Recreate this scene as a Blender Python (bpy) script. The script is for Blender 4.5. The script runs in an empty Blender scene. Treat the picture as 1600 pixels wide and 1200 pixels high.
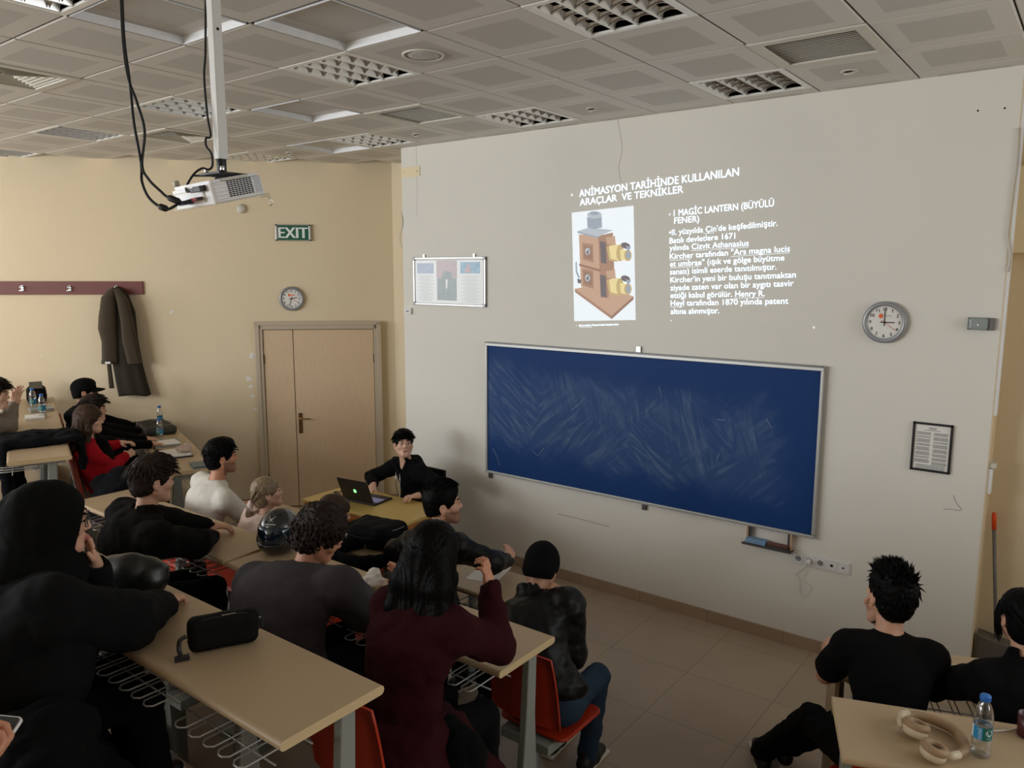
import bpy, math, random
import numpy as np
from mathutils import Vector, Matrix
random.seed(7)
S = bpy.context.scene
COL = S.collection
PI = math.pi
V3 = lambda *a: np.array(a, float)

# ------------------------------------------------------------------ camera, world, light, exposure
FPX = 1203.8
YAW, PITCH, ROLL = (math.radians(a) for a in (-37.397, 8.3186, -0.115))
CF = V3(math.sin(YAW)*math.cos(PITCH), math.cos(YAW)*math.cos(PITCH), -math.sin(PITCH))
_r = V3(math.cos(YAW), -math.sin(YAW), 0); _d = np.cross(CF, _r)
CR = math.cos(ROLL)*_r + math.sin(ROLL)*_d; CD = -math.sin(ROLL)*_r + math.cos(ROLL)*_d
CAMZ = 2.75
cam = bpy.data.cameras.new('camera'); cam.sensor_width = 36; cam.lens = 36*FPX/1600; cam.clip_start = 0.05
co = bpy.data.objects.new('camera', cam); COL.objects.link(co)
co.matrix_world = Matrix(((CR[0], -CD[0], -CF[0], 0), (CR[1], -CD[1], -CF[1], 0), (CR[2], -CD[2], -CF[2], CAMZ), (0, 0, 0, 1)))
S.camera = co
def ray(px, py): return (px-800)/FPX*CR + (py-600)/FPX*CD + CF
def onY(px, py, Y=5.55):
    d = ray(px, py); return d*(Y/d[1]) + V3(0, 0, CAMZ)
def onZ(px, py, z):
    d = ray(px, py); return d*((z-CAMZ)/d[2]) + V3(0, 0, CAMZ)

w = bpy.data.worlds.new('world'); S.world = w; w.use_nodes = True
w.node_tree.nodes['Background'].inputs[0].default_value = (0.75, 0.85, 1, 1)
w.node_tree.nodes['Background'].inputs[1].default_value = 0.3
S.view_settings.view_transform = 'Standard'; S.view_settings.look = 'None'
S.view_settings.gamma = 1; S.view_settings.use_curve_mapping = False
S.view_settings.exposure = 0.36
S.cycles.use_denoising = True; S.cycles.max_bounces = 8; S.cycles.diffuse_bounces = 5; S.cycles.transparent_max_bounces = 16
S.cycles.caustics_reflective = False; S.cycles.caustics_refractive = False
S.cycles.sample_clamp_indirect = 4

def area(name, loc, aim, sx, sy, power, color):
    l = bpy.data.lights.new(name, 'AREA'); l.shape = 'RECTANGLE'; l.size = sx; l.size_y = sy; l.energy = power; l.color = color
    o = bpy.data.objects.new(name, l); COL.objects.link(o); o.location = loc
    o.rotation_euler = (Vector(aim)-Vector(loc)).to_track_quat('-Z', 'Y').to_euler(); return o
# daylight entering by the window band of the back left wall (behind and left of the camera)
R2 = math.sqrt(.5)
WALL_A = V3(-12.2, .66, 0)            # corner of left wall and window wall
for k, t in enumerate((1.6, 4.75, 7.9)):
    p = WALL_A + V3(R2, -R2, 0)*t + V3(R2, R2, 0)*.12 + V3(0, 0, 2.75)
    area('window_daylight', p, p + V3(R2, R2, .12), 2.7, 1.9, (60, 130, 200)[k], (.93, .97, 1))
# weaker daylight by the windows of the right wall
for k, t in enumerate((2.1, 5.2)):
    p = V3(.94, 5.80, 0)+V3(R2, -R2, 0)*t+V3(-R2, -R2, 0)*.12+V3(0, 0, 2.7)
    area('window_daylight', p, p+V3(-R2, -R2, .1), 2.3, 1.8, (34, 50)[k], (.93, .97, 1))
# the projector's beam on the front wall
sp = bpy.data.lights.new('projector_beam', 'SPOT'); sp.energy = 10; sp.spot_size = math.radians(40); sp.spot_blend = 1; sp.shadow_soft_size = .02
so = bpy.data.objects.new('projector_beam', sp); COL.objects.link(so); so.location = (-2.62, 1.95, 3.08)
so.rotation_euler = (Vector((-2.75, 5.55, 2.86))-so.location).to_track_quat('-Z', 'Y').to_euler()

# ------------------------------------------------------------------ materials
MATS = {}
def lin(c): return tuple(((v/255)/12.92 if v/255 <= .04045 else ((v/255+.055)/1.055)**2.4) for v in c)
def mat(name, rgb, rough=.6, metal=0, var=0, vs=8, bump=0, bs=200, spec=.5, stretch=None, emit=0, rgb2=None, coat=0, sss=0, sheen=0):
    """procedural principled material; rgb in sRGB 0-255, var = noise variation of the base colour, bump = noise bump"""
    m = bpy.data.materials.new(name); m.use_nodes = True; nt = m.node_tree; N = nt.nodes; L = nt.links
    b = N['Principled BSDF']; c = lin(rgb)
    b.inputs['Base Color'].default_value = (*c, 1); b.inputs['Roughness'].default_value = rough
    b.inputs['Metallic'].default_value = metal; b.inputs['Specular IOR Level'].default_value = spec
    b.inputs['Coat Weight'].default_value = coat; b.inputs['Sheen Weight'].default_value = sheen
    if sss: b.inputs['Subsurface Weight'].default_value = sss; b.inputs['Subsurface Radius'].default_value = (.008, .003, .002); b.inputs['Subsurface Scale'].default_value = 1
    if emit: b.inputs['Emission Color'].default_value = (*c, 1); b.inputs['Emission Strength'].default_value = emit
    if var or bump:
        tc = N.new('ShaderNodeTexCoord'); mp = N.new('ShaderNodeMapping'); L.new(tc.outputs['Object'], mp.inputs[0])
        if stretch: mp.inputs['Scale'].default_value = stretch
    if var:
        n = N.new('ShaderNodeTexNoise'); n.inputs['Scale'].default_value = vs; n.inputs['Detail'].default_value = 5; L.new(mp.outputs[0], n.inputs[0])
        mx = N.new('ShaderNodeMix'); mx.data_type = 'RGBA'; L.new(n.outputs[0], mx.inputs['Factor'])
        c2 = lin(rgb2) if rgb2 else tuple(min(1, v*(1+var)) for v in c); c1 = c if rgb2 else tuple(v*(1-var) for v in c)
        mx.inputs['A'].default_value = (*c1, 1); mx.inputs['B'].default_value = (*c2, 1); L.new(mx.outputs['Result'], b.inputs['Base Color'])
    if bump:
        n2 = N.new('ShaderNodeTexNoise'); n2.inputs['Scale'].default_value = bs; n2.inputs['Detail'].default_value = 3; L.new(mp.outputs[0], n2.inputs[0])
        bp = N.new('ShaderNodeBump'); bp.inputs['Strength'].default_value = bump; bp.inputs['Distance'].default_value = .01
        L.new(n2.outputs[0], bp.inputs['Height']); L.new(bp.outputs[0], b.inputs['Normal'])
    MATS[name] = m; return m
def clear_mat(name, tint, gloss=.12):
    m = bpy.data.materials.new(name); m.use_nodes = True; N = m.node_tree.nodes; L = m.node_tree.links
    N.remove(N['Principled BSDF']); t = N.new('ShaderNodeBsdfTransparent'); t.inputs[0].default_value = (*tint, 1)
    g = N.new('ShaderNodeBsdfGlossy'); g.inputs['Roughness'].default_value = .08
    lw = N.new('ShaderNodeLayerWeight'); lw.inputs[0].default_value = .35
    mm = N.new('ShaderNodeMath'); mm.operation = 'MULTIPLY_ADD'; mm.inputs[1].default_value = .55; mm.inputs[2].default_value = gloss
    L.new(lw.outputs['Facing'], mm.inputs[0])
    mx = N.new('ShaderNodeMixShader'); L.new(mm.outputs[0], mx.inputs[0]); L.new(t.outputs[0], mx.inputs[1]); L.new(g.outputs[0], mx.inputs[2])
    L.new(mx.outputs[0], N['Material Output'].inputs[0]); MATS[name] = m; return m

mat('white_wall', (226, 223, 214), .85, var=.03, vs=1.2, bump=.06, bs=90)
mat('beige_wall', (226, 209, 177), .85, var=.05, vs=1.0, bump=.10, bs=70)
mat('beige_light', (236, 220, 184), .85, var=.04, vs=2, bump=.1, bs=60)
mat('skirting_tile', (164, 142, 120), .5, var=.12, vs=5)
mat('grout', (196, 182, 164), .8)
mat('ceiling_panel', (210, 206, 199), .55, var=.02, vs=3)
mat('ceiling_perforated', (194, 190, 183), .7, var=.04, vs=900)
mat('ceiling_bar', (190, 186, 178), .5)
mat('dark_void', (30, 30, 30), .9)
mat('galvanized', (236, 238, 240), .4, .25, var=.1, vs=20)
mat('louver_mirror', (232, 230, 226), .12, 1)
mat('louver_dark', (20, 18, 17), .3, 1)
mat('louver_blade', (238, 237, 234), .25, .6)
mat('lamp_white', (235, 235, 230), .35)
mat('vent_white', (206, 202, 190), .5)
mat('door_wood', (214, 188, 156), .5, var=.14, vs=9, stretch=(9, 9, .7), bump=.02, bs=30)
mat('door_frame', (190, 176, 154), .5)
mat('gap_black', (22, 18, 15), .8)
mat('brass', (170, 140, 96), .3, 1)
mat('chrome', (215, 215, 215), .2, 1)
mat('aluminium', (196, 196, 196), .35, 1)
mat('alu_dark', (120, 120, 122), .4, 1)
mat('desk_laminate', (182, 158, 126), .42, var=.05, vs=60, stretch=(1, 6, 1))
mat('desk_edge', (208, 184, 142), .5)
mat('desk_steel', (138, 142, 136), .5, var=.03, vs=30)
mat('rack_wire', (176, 178, 176), .35, .6)
mat('orange_plastic', (172, 46, 16), .45, var=.06, vs=10)
mat('teacher_top', (206, 176, 104), .35, var=.05, vs=20)
mat('teacher_wood', (178, 106, 44), .5, var=.25, vs=6, stretch=(1, 1, 12))
mat('black_plastic', (20, 20, 22), .45)
mat('black_rubber', (14, 14, 15), .6)
mat('white_plastic', (224, 224, 222), .4)
mat('projector_white', (226, 226, 228), .35)
mat('paper', (236, 234, 228), .8, var=.03, vs=20)
mat('ink', (60, 60, 64), .8)
mat('exit_green', (20, 92, 70), .5)
mat('exit_white', (232, 240, 236), .5)
mat('clock_grey', (150, 152, 156), .35, .3)
mat('clock_face', (228, 226, 220), .5)
mat('clock_black', (16, 16, 18), .5)
mat('logo_orange', (232, 100, 34), .5)
mat('rack_mahogany', (112, 52, 44), .5, var=.15, vs=8, stretch=(1, 1, 20))
mat('coat_brown', (64, 52, 34), .9, var=.18, vs=25, bump=.3, bs=300, sheen=.2)
mat('coat_dark', (40, 33, 22), .9, var=.15, vs=25, bump=.3, bs=300)
mat('blue_board_frame', (184, 184, 180), .45, .6)
clear_mat('clear_plastic', (.97, .98, .98))
clear_mat('water', (.94, .97, .98), .03)
mat('cap_blue', (40, 112, 196), .4)
mat('label_blue', (40, 138, 190), .45)
mat('label_teal', (16, 104, 92), .45)
mat('label_white', (226, 236, 240), .45)

# ------------------------------------------------------------------ object helpers
def link(o, parent=None):
    COL.objects.link(o)
    if parent is not None: o.parent = parent
    return o
def tag(o, label=None, cat=None, group=None, kind=None):
    if label: o['label'] = label
    if cat: o['category'] = cat
    if group: o['group'] = group
    if kind: o['kind'] = kind
    return o
def thing(name, label, cat, loc=(0, 0, 0), rz=0, group=None):
    o = bpy.data.objects.new(name, None); o.empty_display_size = .1; link(o); o.location = loc; o.rotation_euler = (0, 0, rz)
    return tag(o, label, cat, group)
class MB:
    """collects shapes and links them as one mesh object"""
    def __init__(s): s.v = []; s.f = []; s.m = []; s.mats = []; s.sm = []
    def _mi(s, m):
        if m not in s.mats: s.mats.append(m)
        return s.mats.index(m)
    def add(s, verts, faces, m, smooth=False):
        b = len(s.v); k = s._mi(m); s.v += [tuple(map(float, p)) for p in verts]
        s.f += [tuple(b+i for i in f) for f in faces]; s.m += [k]*len(faces); s.sm += [smooth]*len(faces); return s
    def box(s, c, d, m, R=None):
        c = np.array(c, float); d = np.array(d, float)/2
        P = np.array([(x, y, z) for x in (-1, 1) for y in (-1, 1) for z in (-1, 1)])*d
        if R is not None: P = P@np.array(R).T
        return s.add(P+c, [(0, 1, 3, 2), (4, 6, 7, 5), (0, 4, 5, 1), (2, 3, 7, 6), (0, 2, 6, 4), (1, 5, 7, 3)], m)
    def prism(s, poly, z0, z1, m, fn=None, smooth=False):
        """polygon (x,y) extruded z0..z1; fn maps (x,y,z)->xyz"""
        n = len(poly); P = [(x, y, z0) for x, y in poly]+[(x, y, z1) for x, y in poly]
        if fn: P = [fn(*p) for p in P]
        s.add(P, [tuple(range(n))[::-1], tuple(range(n, 2*n))], m)
        b = len(s.v)-2*n; k = s._mi(m)
        for i in range(n):
            j = (i+1) % n; s.f.append((b+i, b+j, b+n+j, b+n+i)); s.m.append(k); s.sm.append(smooth)
        return s
    def quad(s, a, b, c, d, m): return s.add([a, b, c, d], [(0, 1, 2, 3)], m)
    def tube(s, pts, r, m, seg=8, cap=True):
        pts = [np.array(p, float) for p in pts]; n = len(pts); rs = r if hasattr(r, '__len__') else [r]*n
        up = None; rings = []
        for i, p in enumerate(pts):
            t = pts[min(i+1, n-1)]-pts[max(i-1, 0)]; t = t/(np.linalg.norm(t)+1e-9)
            if up is None: up = np.cross(t, V3(0, 0, 1) if abs(t[2]) < .9 else V3(1, 0, 0))
            up = up-t*(up@t); up /= np.linalg.norm(up)+1e-9; sd = np.cross(t, up)
            rings += [p+rs[i]*(math.cos(2*PI*k/seg)*up+math.sin(2*PI*k/seg)*sd) for k in range(seg)]
        F = [(i*seg+k, i*seg+(k+1) % seg, (i+1)*seg+(k+1) % seg, (i+1)*seg+k) for i in range(n-1) for k in range(seg)]
        if cap: F += [tuple(range(seg))[::-1], tuple(range((n-1)*seg, n*seg))]
        return s.add(rings, F, m, True)
    def lathe(s, prof, m, c=(0, 0, 0), seg=24, fn=None, caps=True):
        n = len(prof); P = [(c[0]+r*math.cos(2*PI*k/seg), c[1]+r*math.sin(2*PI*k/seg), c[2]+z) for r, z in prof for k in range(seg)]
        if fn: P = [fn(*p) for p in P]
        F = [(i*seg+k, i*seg+(k+1) % seg, (i+1)*seg+(k+1) % seg, (i+1)*seg+k) for i in range(n-1) for k in range(seg)]
        if caps and prof[0][0] > 1e-4 and not (len(prof) == 2 and abs(prof[1][1]-prof[0][1]) < .003): F.append(tuple(range(seg))[::-1])
        if caps and prof[-1][0] > 1e-4: F.append(tuple(range((n-1)*seg, n*seg)))
        return s.add(P, F, m, True)
    def text(s, txt, fn, m, height=1.0, width=None, align='l'):
        """flat text; glyph coords are scaled so cap height = height (and total width = width) then mapped by fn(x,y)"""
        P, F = glyphs(txt)
        if len(P) == 0: return s
        P = P.copy(); x0 = P[:, 0].min(); P[:, 0] -= x0; W = P[:, 0].max(); sc = height/CAPH
        sx = (width/W) if width else sc
        if align == 'c': P[:, 0] -= W/2
        return s.add([fn(x*sx, y*sc) for x, y in P], F, m)
    def build(s, name, parent=None, loc=None, bevel=0, seg=2):
        me = bpy.data.meshes.new(name); o = bpy.data.objects.new(name, me)
        v = np.array(s.v, float)
        if loc is not None: v = v-np.array(loc, float)
        me.from_pydata(v.tolist(), [], s.f)
        for m in s.mats: me.materials.append(MATS[m])
        me.polygons.foreach_set('material_index', s.m); me.polygons.foreach_set('use_smooth', s.sm); me.update()
        if loc is not None and parent is None: o.location = loc
        link(o, parent)
        if bevel:
            b = o.modifiers.new('bevel', 'BEVEL'); b.width = bevel; b.segments = seg; b.limit_method = 'ANGLE'; b.angle_limit = math.radians(40); b.harden_normals = False
        return o
_gc = {}
def glyphs(txt):
    if txt in _gc: return _gc[txt]
    cu = bpy.data.curves.new('t', 'FONT'); cu.body = txt; cu.size = 1; cu.resolution_u = 3
    o = bpy.data.objects.new('t', cu); COL.objects.link(o)
    dg = bpy.context.evaluated_depsgraph_get(); dg.update(); me = o.evaluated_get(dg).to_mesh()
    P = np.array([v.co[:2] for v in me.vertices]); F = [tuple(p.vertices) for p in me.polygons]
    o.evaluated_get(dg).to_mesh_clear(); bpy.data.objects.remove(o); bpy.data.curves.remove(cu)
    _gc[txt] = (P, F); return P, F
CAPH = glyphs('H')[0][:, 1].max()
def copy_tree(o, parent=None):
    c = o.copy(); COL.objects.link(c)
    if parent is not None: c.parent = parent
    for ch in list(o.children): copy_tree(ch, c)
    return c
def struct(name, mb, **k): return tag(mb.build(name, **k), kind='structure')
def arc(cx, cy, r, a0, a1, n): return [(cx+r*math.cos(a0+(a1-a0)*i/n), cy+r*math.sin(a0+(a1-a0)*i/n)) for i in range(n+1)]
def rrect(x0, y0, x1, y1, r, n=4):
    return arc(x1-r, y1-r, r, 0, PI/2, n)+arc(x0+r, y1-r, r, PI/2, PI, n)+arc(x0+r, y0+r, r, PI, 1.5*PI, n)+arc(x1-r, y0+r, r, 1.5*PI, 2*PI, n)
def rotz(a): c, s = math.cos(a), math.sin(a); return np.array(((c, -s, 0), (s, c, 0), (0, 0, 1)))
def rotx(a): c, s = math.cos(a), math.sin(a); return np.array(((1, 0, 0), (0, c, -s), (0, s, c)))
def roty(a): c, s = math.cos(a), math.sin(a); return np.array(((c, 0, s), (0, 1, 0), (-s, 0, c)))

# ------------------------------------------------------------------ the room
CEIL = 3.945; WY = 5.55; WX0, WX1 = -5.62, -.49
LC = V3(-6.55, 6.31, 0); LD = V3(R2, R2, 0); LN = V3(R2, -R2, 0)    # left wall: corner, direction, inward normal
def left(s, z, d=0): return LC+LD*s+LN*d+V3(0, 0, z)                 # s<0 runs toward the back
L2 = WALL_A; W2 = L2+V3(R2, -R2, 0)*9.5; B2 = V3(4.0, W2[1], 0); RC = V3(.94, 5.80, 0); R3 = RC+V3(R2, -R2, 0)*8

def wall_quad(name, a, b, m, th=.15, z1=CEIL+.05):
    a = np.array(a[:2]); b = np.array(b[:2]); d = (b-a)/np.linalg.norm(b-a); n = V3(d[1], -d[0])[:2]  # outward = -n (room lies at +n)
    mb = MB(); mb.prism([tuple(a), tuple(b), tuple(b-n*th), tuple(a-n*th)], -.02, z1, m)
    return struct(name, mb)
wall_quad('wall_left', L2, LC, 'beige_wall')
wall_quad('wall_recess', LC, V3(-5.5, 6.31, 0), 'beige_wall'); wall_quad('wall_corner', V3(-.6, 5.8, 0), RC, 'beige_wall')
wall_quad('wall_side', R3, B2, 'beige_wall')
# window wall with three openings
mb = MB(); wn = V3(R2, R2, 0); wd = V3(R2, -R2, 0)
def wbox(t0, t1, z0, z1):
    mb.prism([tuple((L2+wd*t)[:2]+wn[:2]*o) for t, o in ((t0, 0), (t1, 0), (t1, -.2), (t0, -.2))], z0, z1, 'beige_wall')
wbox(0, 9.5, -.02, 1.75); wbox(0, 9.5, 3.75, CEIL+.05)
for a, b in ((0, .2), (3.0, 3.35), (6.15, 6.5), (9.3, 9.5)): wbox(a, b, 1.75, 3.75)
struct('wall_window_side', mb)
for k, t in enumerate((1.6, 4.75, 7.9)):
    mb = MB(); R = np.array((wd, wn, V3(0, 0, 1))).T; c = L2+wd*t-wn*.1
    for dz in (1.79, 2.75, 3.71): mb.box(c+V3(0, 0, dz), (2.8, .07, .07), 'white_plastic', R)
    for dt in (-1.36, -.45, .45, 1.36): mb.box(c+wd*dt+V3(0, 0, 2.75), (.07, .07, 1.95), 'white_plastic', R)
    struct('window_%d' % (k+1), mb)
wall_quad('wall_back', B2, W2, 'beige_wall')
# right wall with two high openings
mb = MB(); rd = V3(R2, -R2, 0); rn = V3(-R2, -R2, 0); Rr = np.array((rd, rn, V3(0, 0, 1))).T
def rbox(t0, t1, z0, z1): mb.box(RC+rd*(t0+t1)/2-rn*.1+V3(0, 0, (z0+z1)/2), (t1-t0, .2, z1-z0), 'beige_wall', Rr)
rbox(-.1, 8, -.02, 1.7); rbox(-.1, 8, 3.7, CEIL+.05)
for a, b in ((-.1, .9), (3.3, 4.0), (6.4, 8)): rbox(a, b, 1.7, 3.7)
struct('wall_right', mb)
for k, t in enumerate((2.1, 5.2)):
    mb = MB(); c = RC+rd*t-rn*.1
    for dz in (1.74, 2.7, 3.66): mb.box(c+V3(0, 0, dz), (2.4, .07, .07), 'white_plastic', Rr)
    for dt in (-1.16, 0, 1.16): mb.box(c+rd*dt+V3(0, 0, 2.7), (.07, .07, 1.95), 'white_plastic', Rr)
    struct('window_%d' % (k+4), mb)
# white front wall block
mb = MB(); mb.prism([(WX0, WY), (WX1, WY), (WX1, 5.80), (-.6, 5.80), (-.6, 6.32), (WX0, 6.32)], -.02, CEIL+.02, 'white_wall'); mb.box((WX1+.003, 5.676, 1.96), (.006, .248, 3.95), 'beige_wall'); struct('wall_front', mb)
# front wall trims: corner strip of beige and vertical cable duct on the right edge
mb = MB(); mb.box((WX1+.012, WY+.03, 2.9), (.024, .05, 2.06), 'white_plastic'); mb.box((WX1+.02, WY+.06, 1.55), (.05, .09, .03), 'vent_white')
mb.box((WX1+.015, WY+.04, 1.45), (.03, .06, .16), 'white_plastic'); struct('trim_1', mb)
mb = MB(); mb.box((.22, 5.745, 3.13), (1.4, .11, .52), 'beige_light'); struct('trim_2', mb)
# skirting
def skirt(name, a, b, n, h=.095):
    a = np.array(a); b = np.array(b); Lg = np.linalg.norm(b-a); d = (b-a)/Lg; mb = MB(); k = 0; step = .598
    R = np.array((d, n, V3(0, 0, 1))).T
    while k*step < Lg:
        l0 = k*step; l1 = min(Lg, l0+step-.006); mb.box(a+d*(l0+l1)/2+n*.006+V3(0, 0, h/2), (l1-l0, .012, h), 'skirting_tile', R); k += 1
    mb.box(a+d*Lg/2+n*.003+V3(0, 0, h/2-.003), (Lg, .006, h-.006), 'grout', R); struct(name, mb)
skirt('baseboard_front', (WX1, WY, 0), (WX0, WY, 0), V3(0, -1, 0))
skirt('baseboard_left', left(-1.62, 0), left(-8, 0), LN); skirt('baseboard_left_end', left(0, 0), left(-.14, 0), LN)
skirt('baseboard_recess', (WX0, 6.31, 0), (-6.5, 6.31, 0), V3(0, -1, 0))

# floor with rising tiers
def floor_mat():
    m = mat('floor_tile', (150, 130, 108), .28, spec=.5); nt = m.node_tree; N = nt.nodes; L = nt.links; b = N['Principled BSDF']
    tc = N.new('ShaderNodeTexCoord'); mp = N.new('ShaderNodeMapping'); L.new(tc.outputs['Object'], mp.inputs[0]); mp.inputs['Location'].default_value = (.27, .09, 0)
    br = N.new('ShaderNodeTexBrick'); br.offset = 0; br.inputs['Scale'].default_value = 1; br.inputs['Brick Width'].default_value = .6; br.inputs['Row Height'].default_value = .6
    br.inputs['Mortar Size'].default_value = .003; br.inputs['Color1'].default_value = (*lin((188, 170, 148)), 1); br.inputs['Color2'].default_value = (*lin((180, 162, 141)), 1); br.inputs['Mortar'].default_value = (*lin((146, 130, 112)), 1)
    L.new(mp.outputs[0], br.inputs[0]); n = N.new('ShaderNodeTexNoise'); n.inputs['Scale'].default_value = 2.5; n.inputs['Detail'].default_value = 6; L.new(tc.outputs['Object'], n.inputs[0])
    mx = N.new('ShaderNodeMix'); mx.data_type = 'RGBA'; mx.blend_type = 'MULTIPLY'; mx.inputs['Factor'].default_value = .25; L.new(br.outputs[0], mx.inputs['A']); L.new(n.outputs[0], mx.inputs['B'])
    L.new(mx.outputs['Result'], b.inputs['Base Color'])
floor_mat(); mat('step_edge', (206, 200, 190), .5)
mat('tier_concrete', (120, 104, 88), .5, var=.08, vs=4)
RISE = .295
LA, LNn = V3(.94, -.342, 0), V3(.342, .94, 0)     # left seating block: along the row, toward the front
RA, RN = V3(.94, .342, 0), V3(-.342, .94, 0)       # right seating block
mb = MB(); mb.prism([tuple(p[:2]) for p in (L2, W2, B2, R3, RC, LC)], -.06, 0, 'floor_tile')
CY = {1: 3.48, 2: 2.40, 3: 1.26, 4: .14}           # near edge of the centre desks
for k in (2, 3, 4):
    z = RISE*(k-1); y1 = CY[k]+.36; e = .001*k
    mb.box(((-5.9-1.9)/2, (y1-6)/2, z/2), (4.0-e, y1+6, z), 'floor_tile')
    n1 = {2: 1.30, 3: .21, 4: -.85}[k]
    P = [LA*t+LNn*n for t, n in ((-6.3, n1), (-6.3, -6), (-14, -6), (-14, n1))]; mb.prism([tuple(p[:2]) for p in P][::-1], 0, z+e, 'floor_tile')
    n1 = {2: 3.08, 3: 1.93, 4: .8}[k]
    P = [RA*t+RN*n for t, n in ((.35, n1), (.35, -7), (6, -7), (6, n1))]; mb.prism([tuple(p[:2]) for p in P][::-1], 0, z-e, 'floor_tile')
    mb.prism([(-1.92, -6), (-.4, -6), (-.4, y1-.1), (-1.92, y1-.1)], 0, z+2*e, 'floor_tile')
    mb.prism([(-1.92, -6), (-.75, -6), (-.75, y1+.47), (-1.92, y1+.47)], 0, z-RISE/2, 'floor_tile'); mb.box((-1.34, y1+.45, z-RISE/2+.002), (1.17, .05, .006), 'step_edge')
    mb.prism([(-6.6, -6), (-5.85, -6), (-5.85, y1), (-6.6, y1)], 0, z-2*e, 'floor_tile')
struct('floor', mb)

# ceiling: clip-in metal panels with a perforated field, one mesh; open cells for lamps, grilles and lifted panels
GX, GY, G = -2.24, 3.585, .6
LAMPS = [(0, 2), (-3, 2), (-6, 2), (-9, 2), (0, -1), (-3, -1), (-6, -1), (-9, -1), (-12, -1), (-3, -4)]
VENTS = [(1, 1), (-4, 1), (-6, -3), (-8, 0)]
LIFT = [(-3, -3), (-2, -2), (-5, 0), (-7, 2)]
def inside(x, y):
    P = [L2, W2, B2, R3, RC, LC]
    for a, b in zip(P, P[1:]+P[:1]):
        if (b[0]-a[0])*(y-a[1])-(b[1]-a[1])*(x-a[0]) < -.75: return False
    return True
mb = MB()
for i in range(-17, 12):
    for j in range(-16, 5):
        x, y = GX+i*G, GY+j*G
        if not inside(x+.3, y+.3) or (i, j) in LAMPS or (i, j) in VENTS: continue
        rz = CEIL+(.04 if (i, j) in LIFT else 0)
        g = .004 if i % 3 else .004
        a, b = g, G-g; c = .0075
        # bevelled pan: outer rim slightly up, flat face, perforated field
        P = [(x+u, y+v, rz+.006) for u, v in ((a, a), (b, a), (b, b), (a, b))]+[(x+u, y+v, rz) for u, v in ((a+c, a+c), (b-c, a+c), (b-c, b-c), (a+c, b-c))]
        q = .11; P += [(x+u, y+v, rz) for u, v in ((q, q), (G-q, q), (G-q, G-q), (q, G-q))]
        mb.add(P, [(0, 4, 5, 1), (1, 5, 6, 2), (2, 6, 7, 3), (3, 7, 4, 0), (4, 8, 9, 5), (5, 9, 10, 6), (6, 10, 11, 7), (7, 11, 8, 4)], 'ceiling_panel')
        mb.add(P[8:], [(0, 3, 2, 1)], 'ceiling_perforated')
        if (i, j) in LIFT:
            for p0, p1 in (((0, 0), (0, G)), ((0, G), (G, G)), ((G, G), (G, 0)), ((G, 0), (0, 0))):
                q0, q1 = [(x+.3+(u-.3)*.955, y+.3+(v-.3)*.955) for u, v in (p0, p1)]; mb.quad((*q0, CEIL-.002), (*q1, CEIL-.002), (*q1, CEIL+.045), (*q0, CEIL+.045), 'galvanized')
for i in range(-17, 13): mb.box((GX+i*G, -1.2, CEIL+.012), (.05 if i % 3 == 0 else .02, 16, .01), 'ceiling_bar') if i % 3 == 0 and False else mb.box((GX+i*G, -1.2, CEIL+.016), (.02, 18, .016), 'dark_void')
for j in range(-16, 6): mb.box((-3, GY+j*G, CEIL+.0162), (22, .02, .016), 'dark_void')
mb.box((-3, -1, CEIL+.22), (26, 22, .02), 'dark_void')
struct('ceiling', mb)

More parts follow.
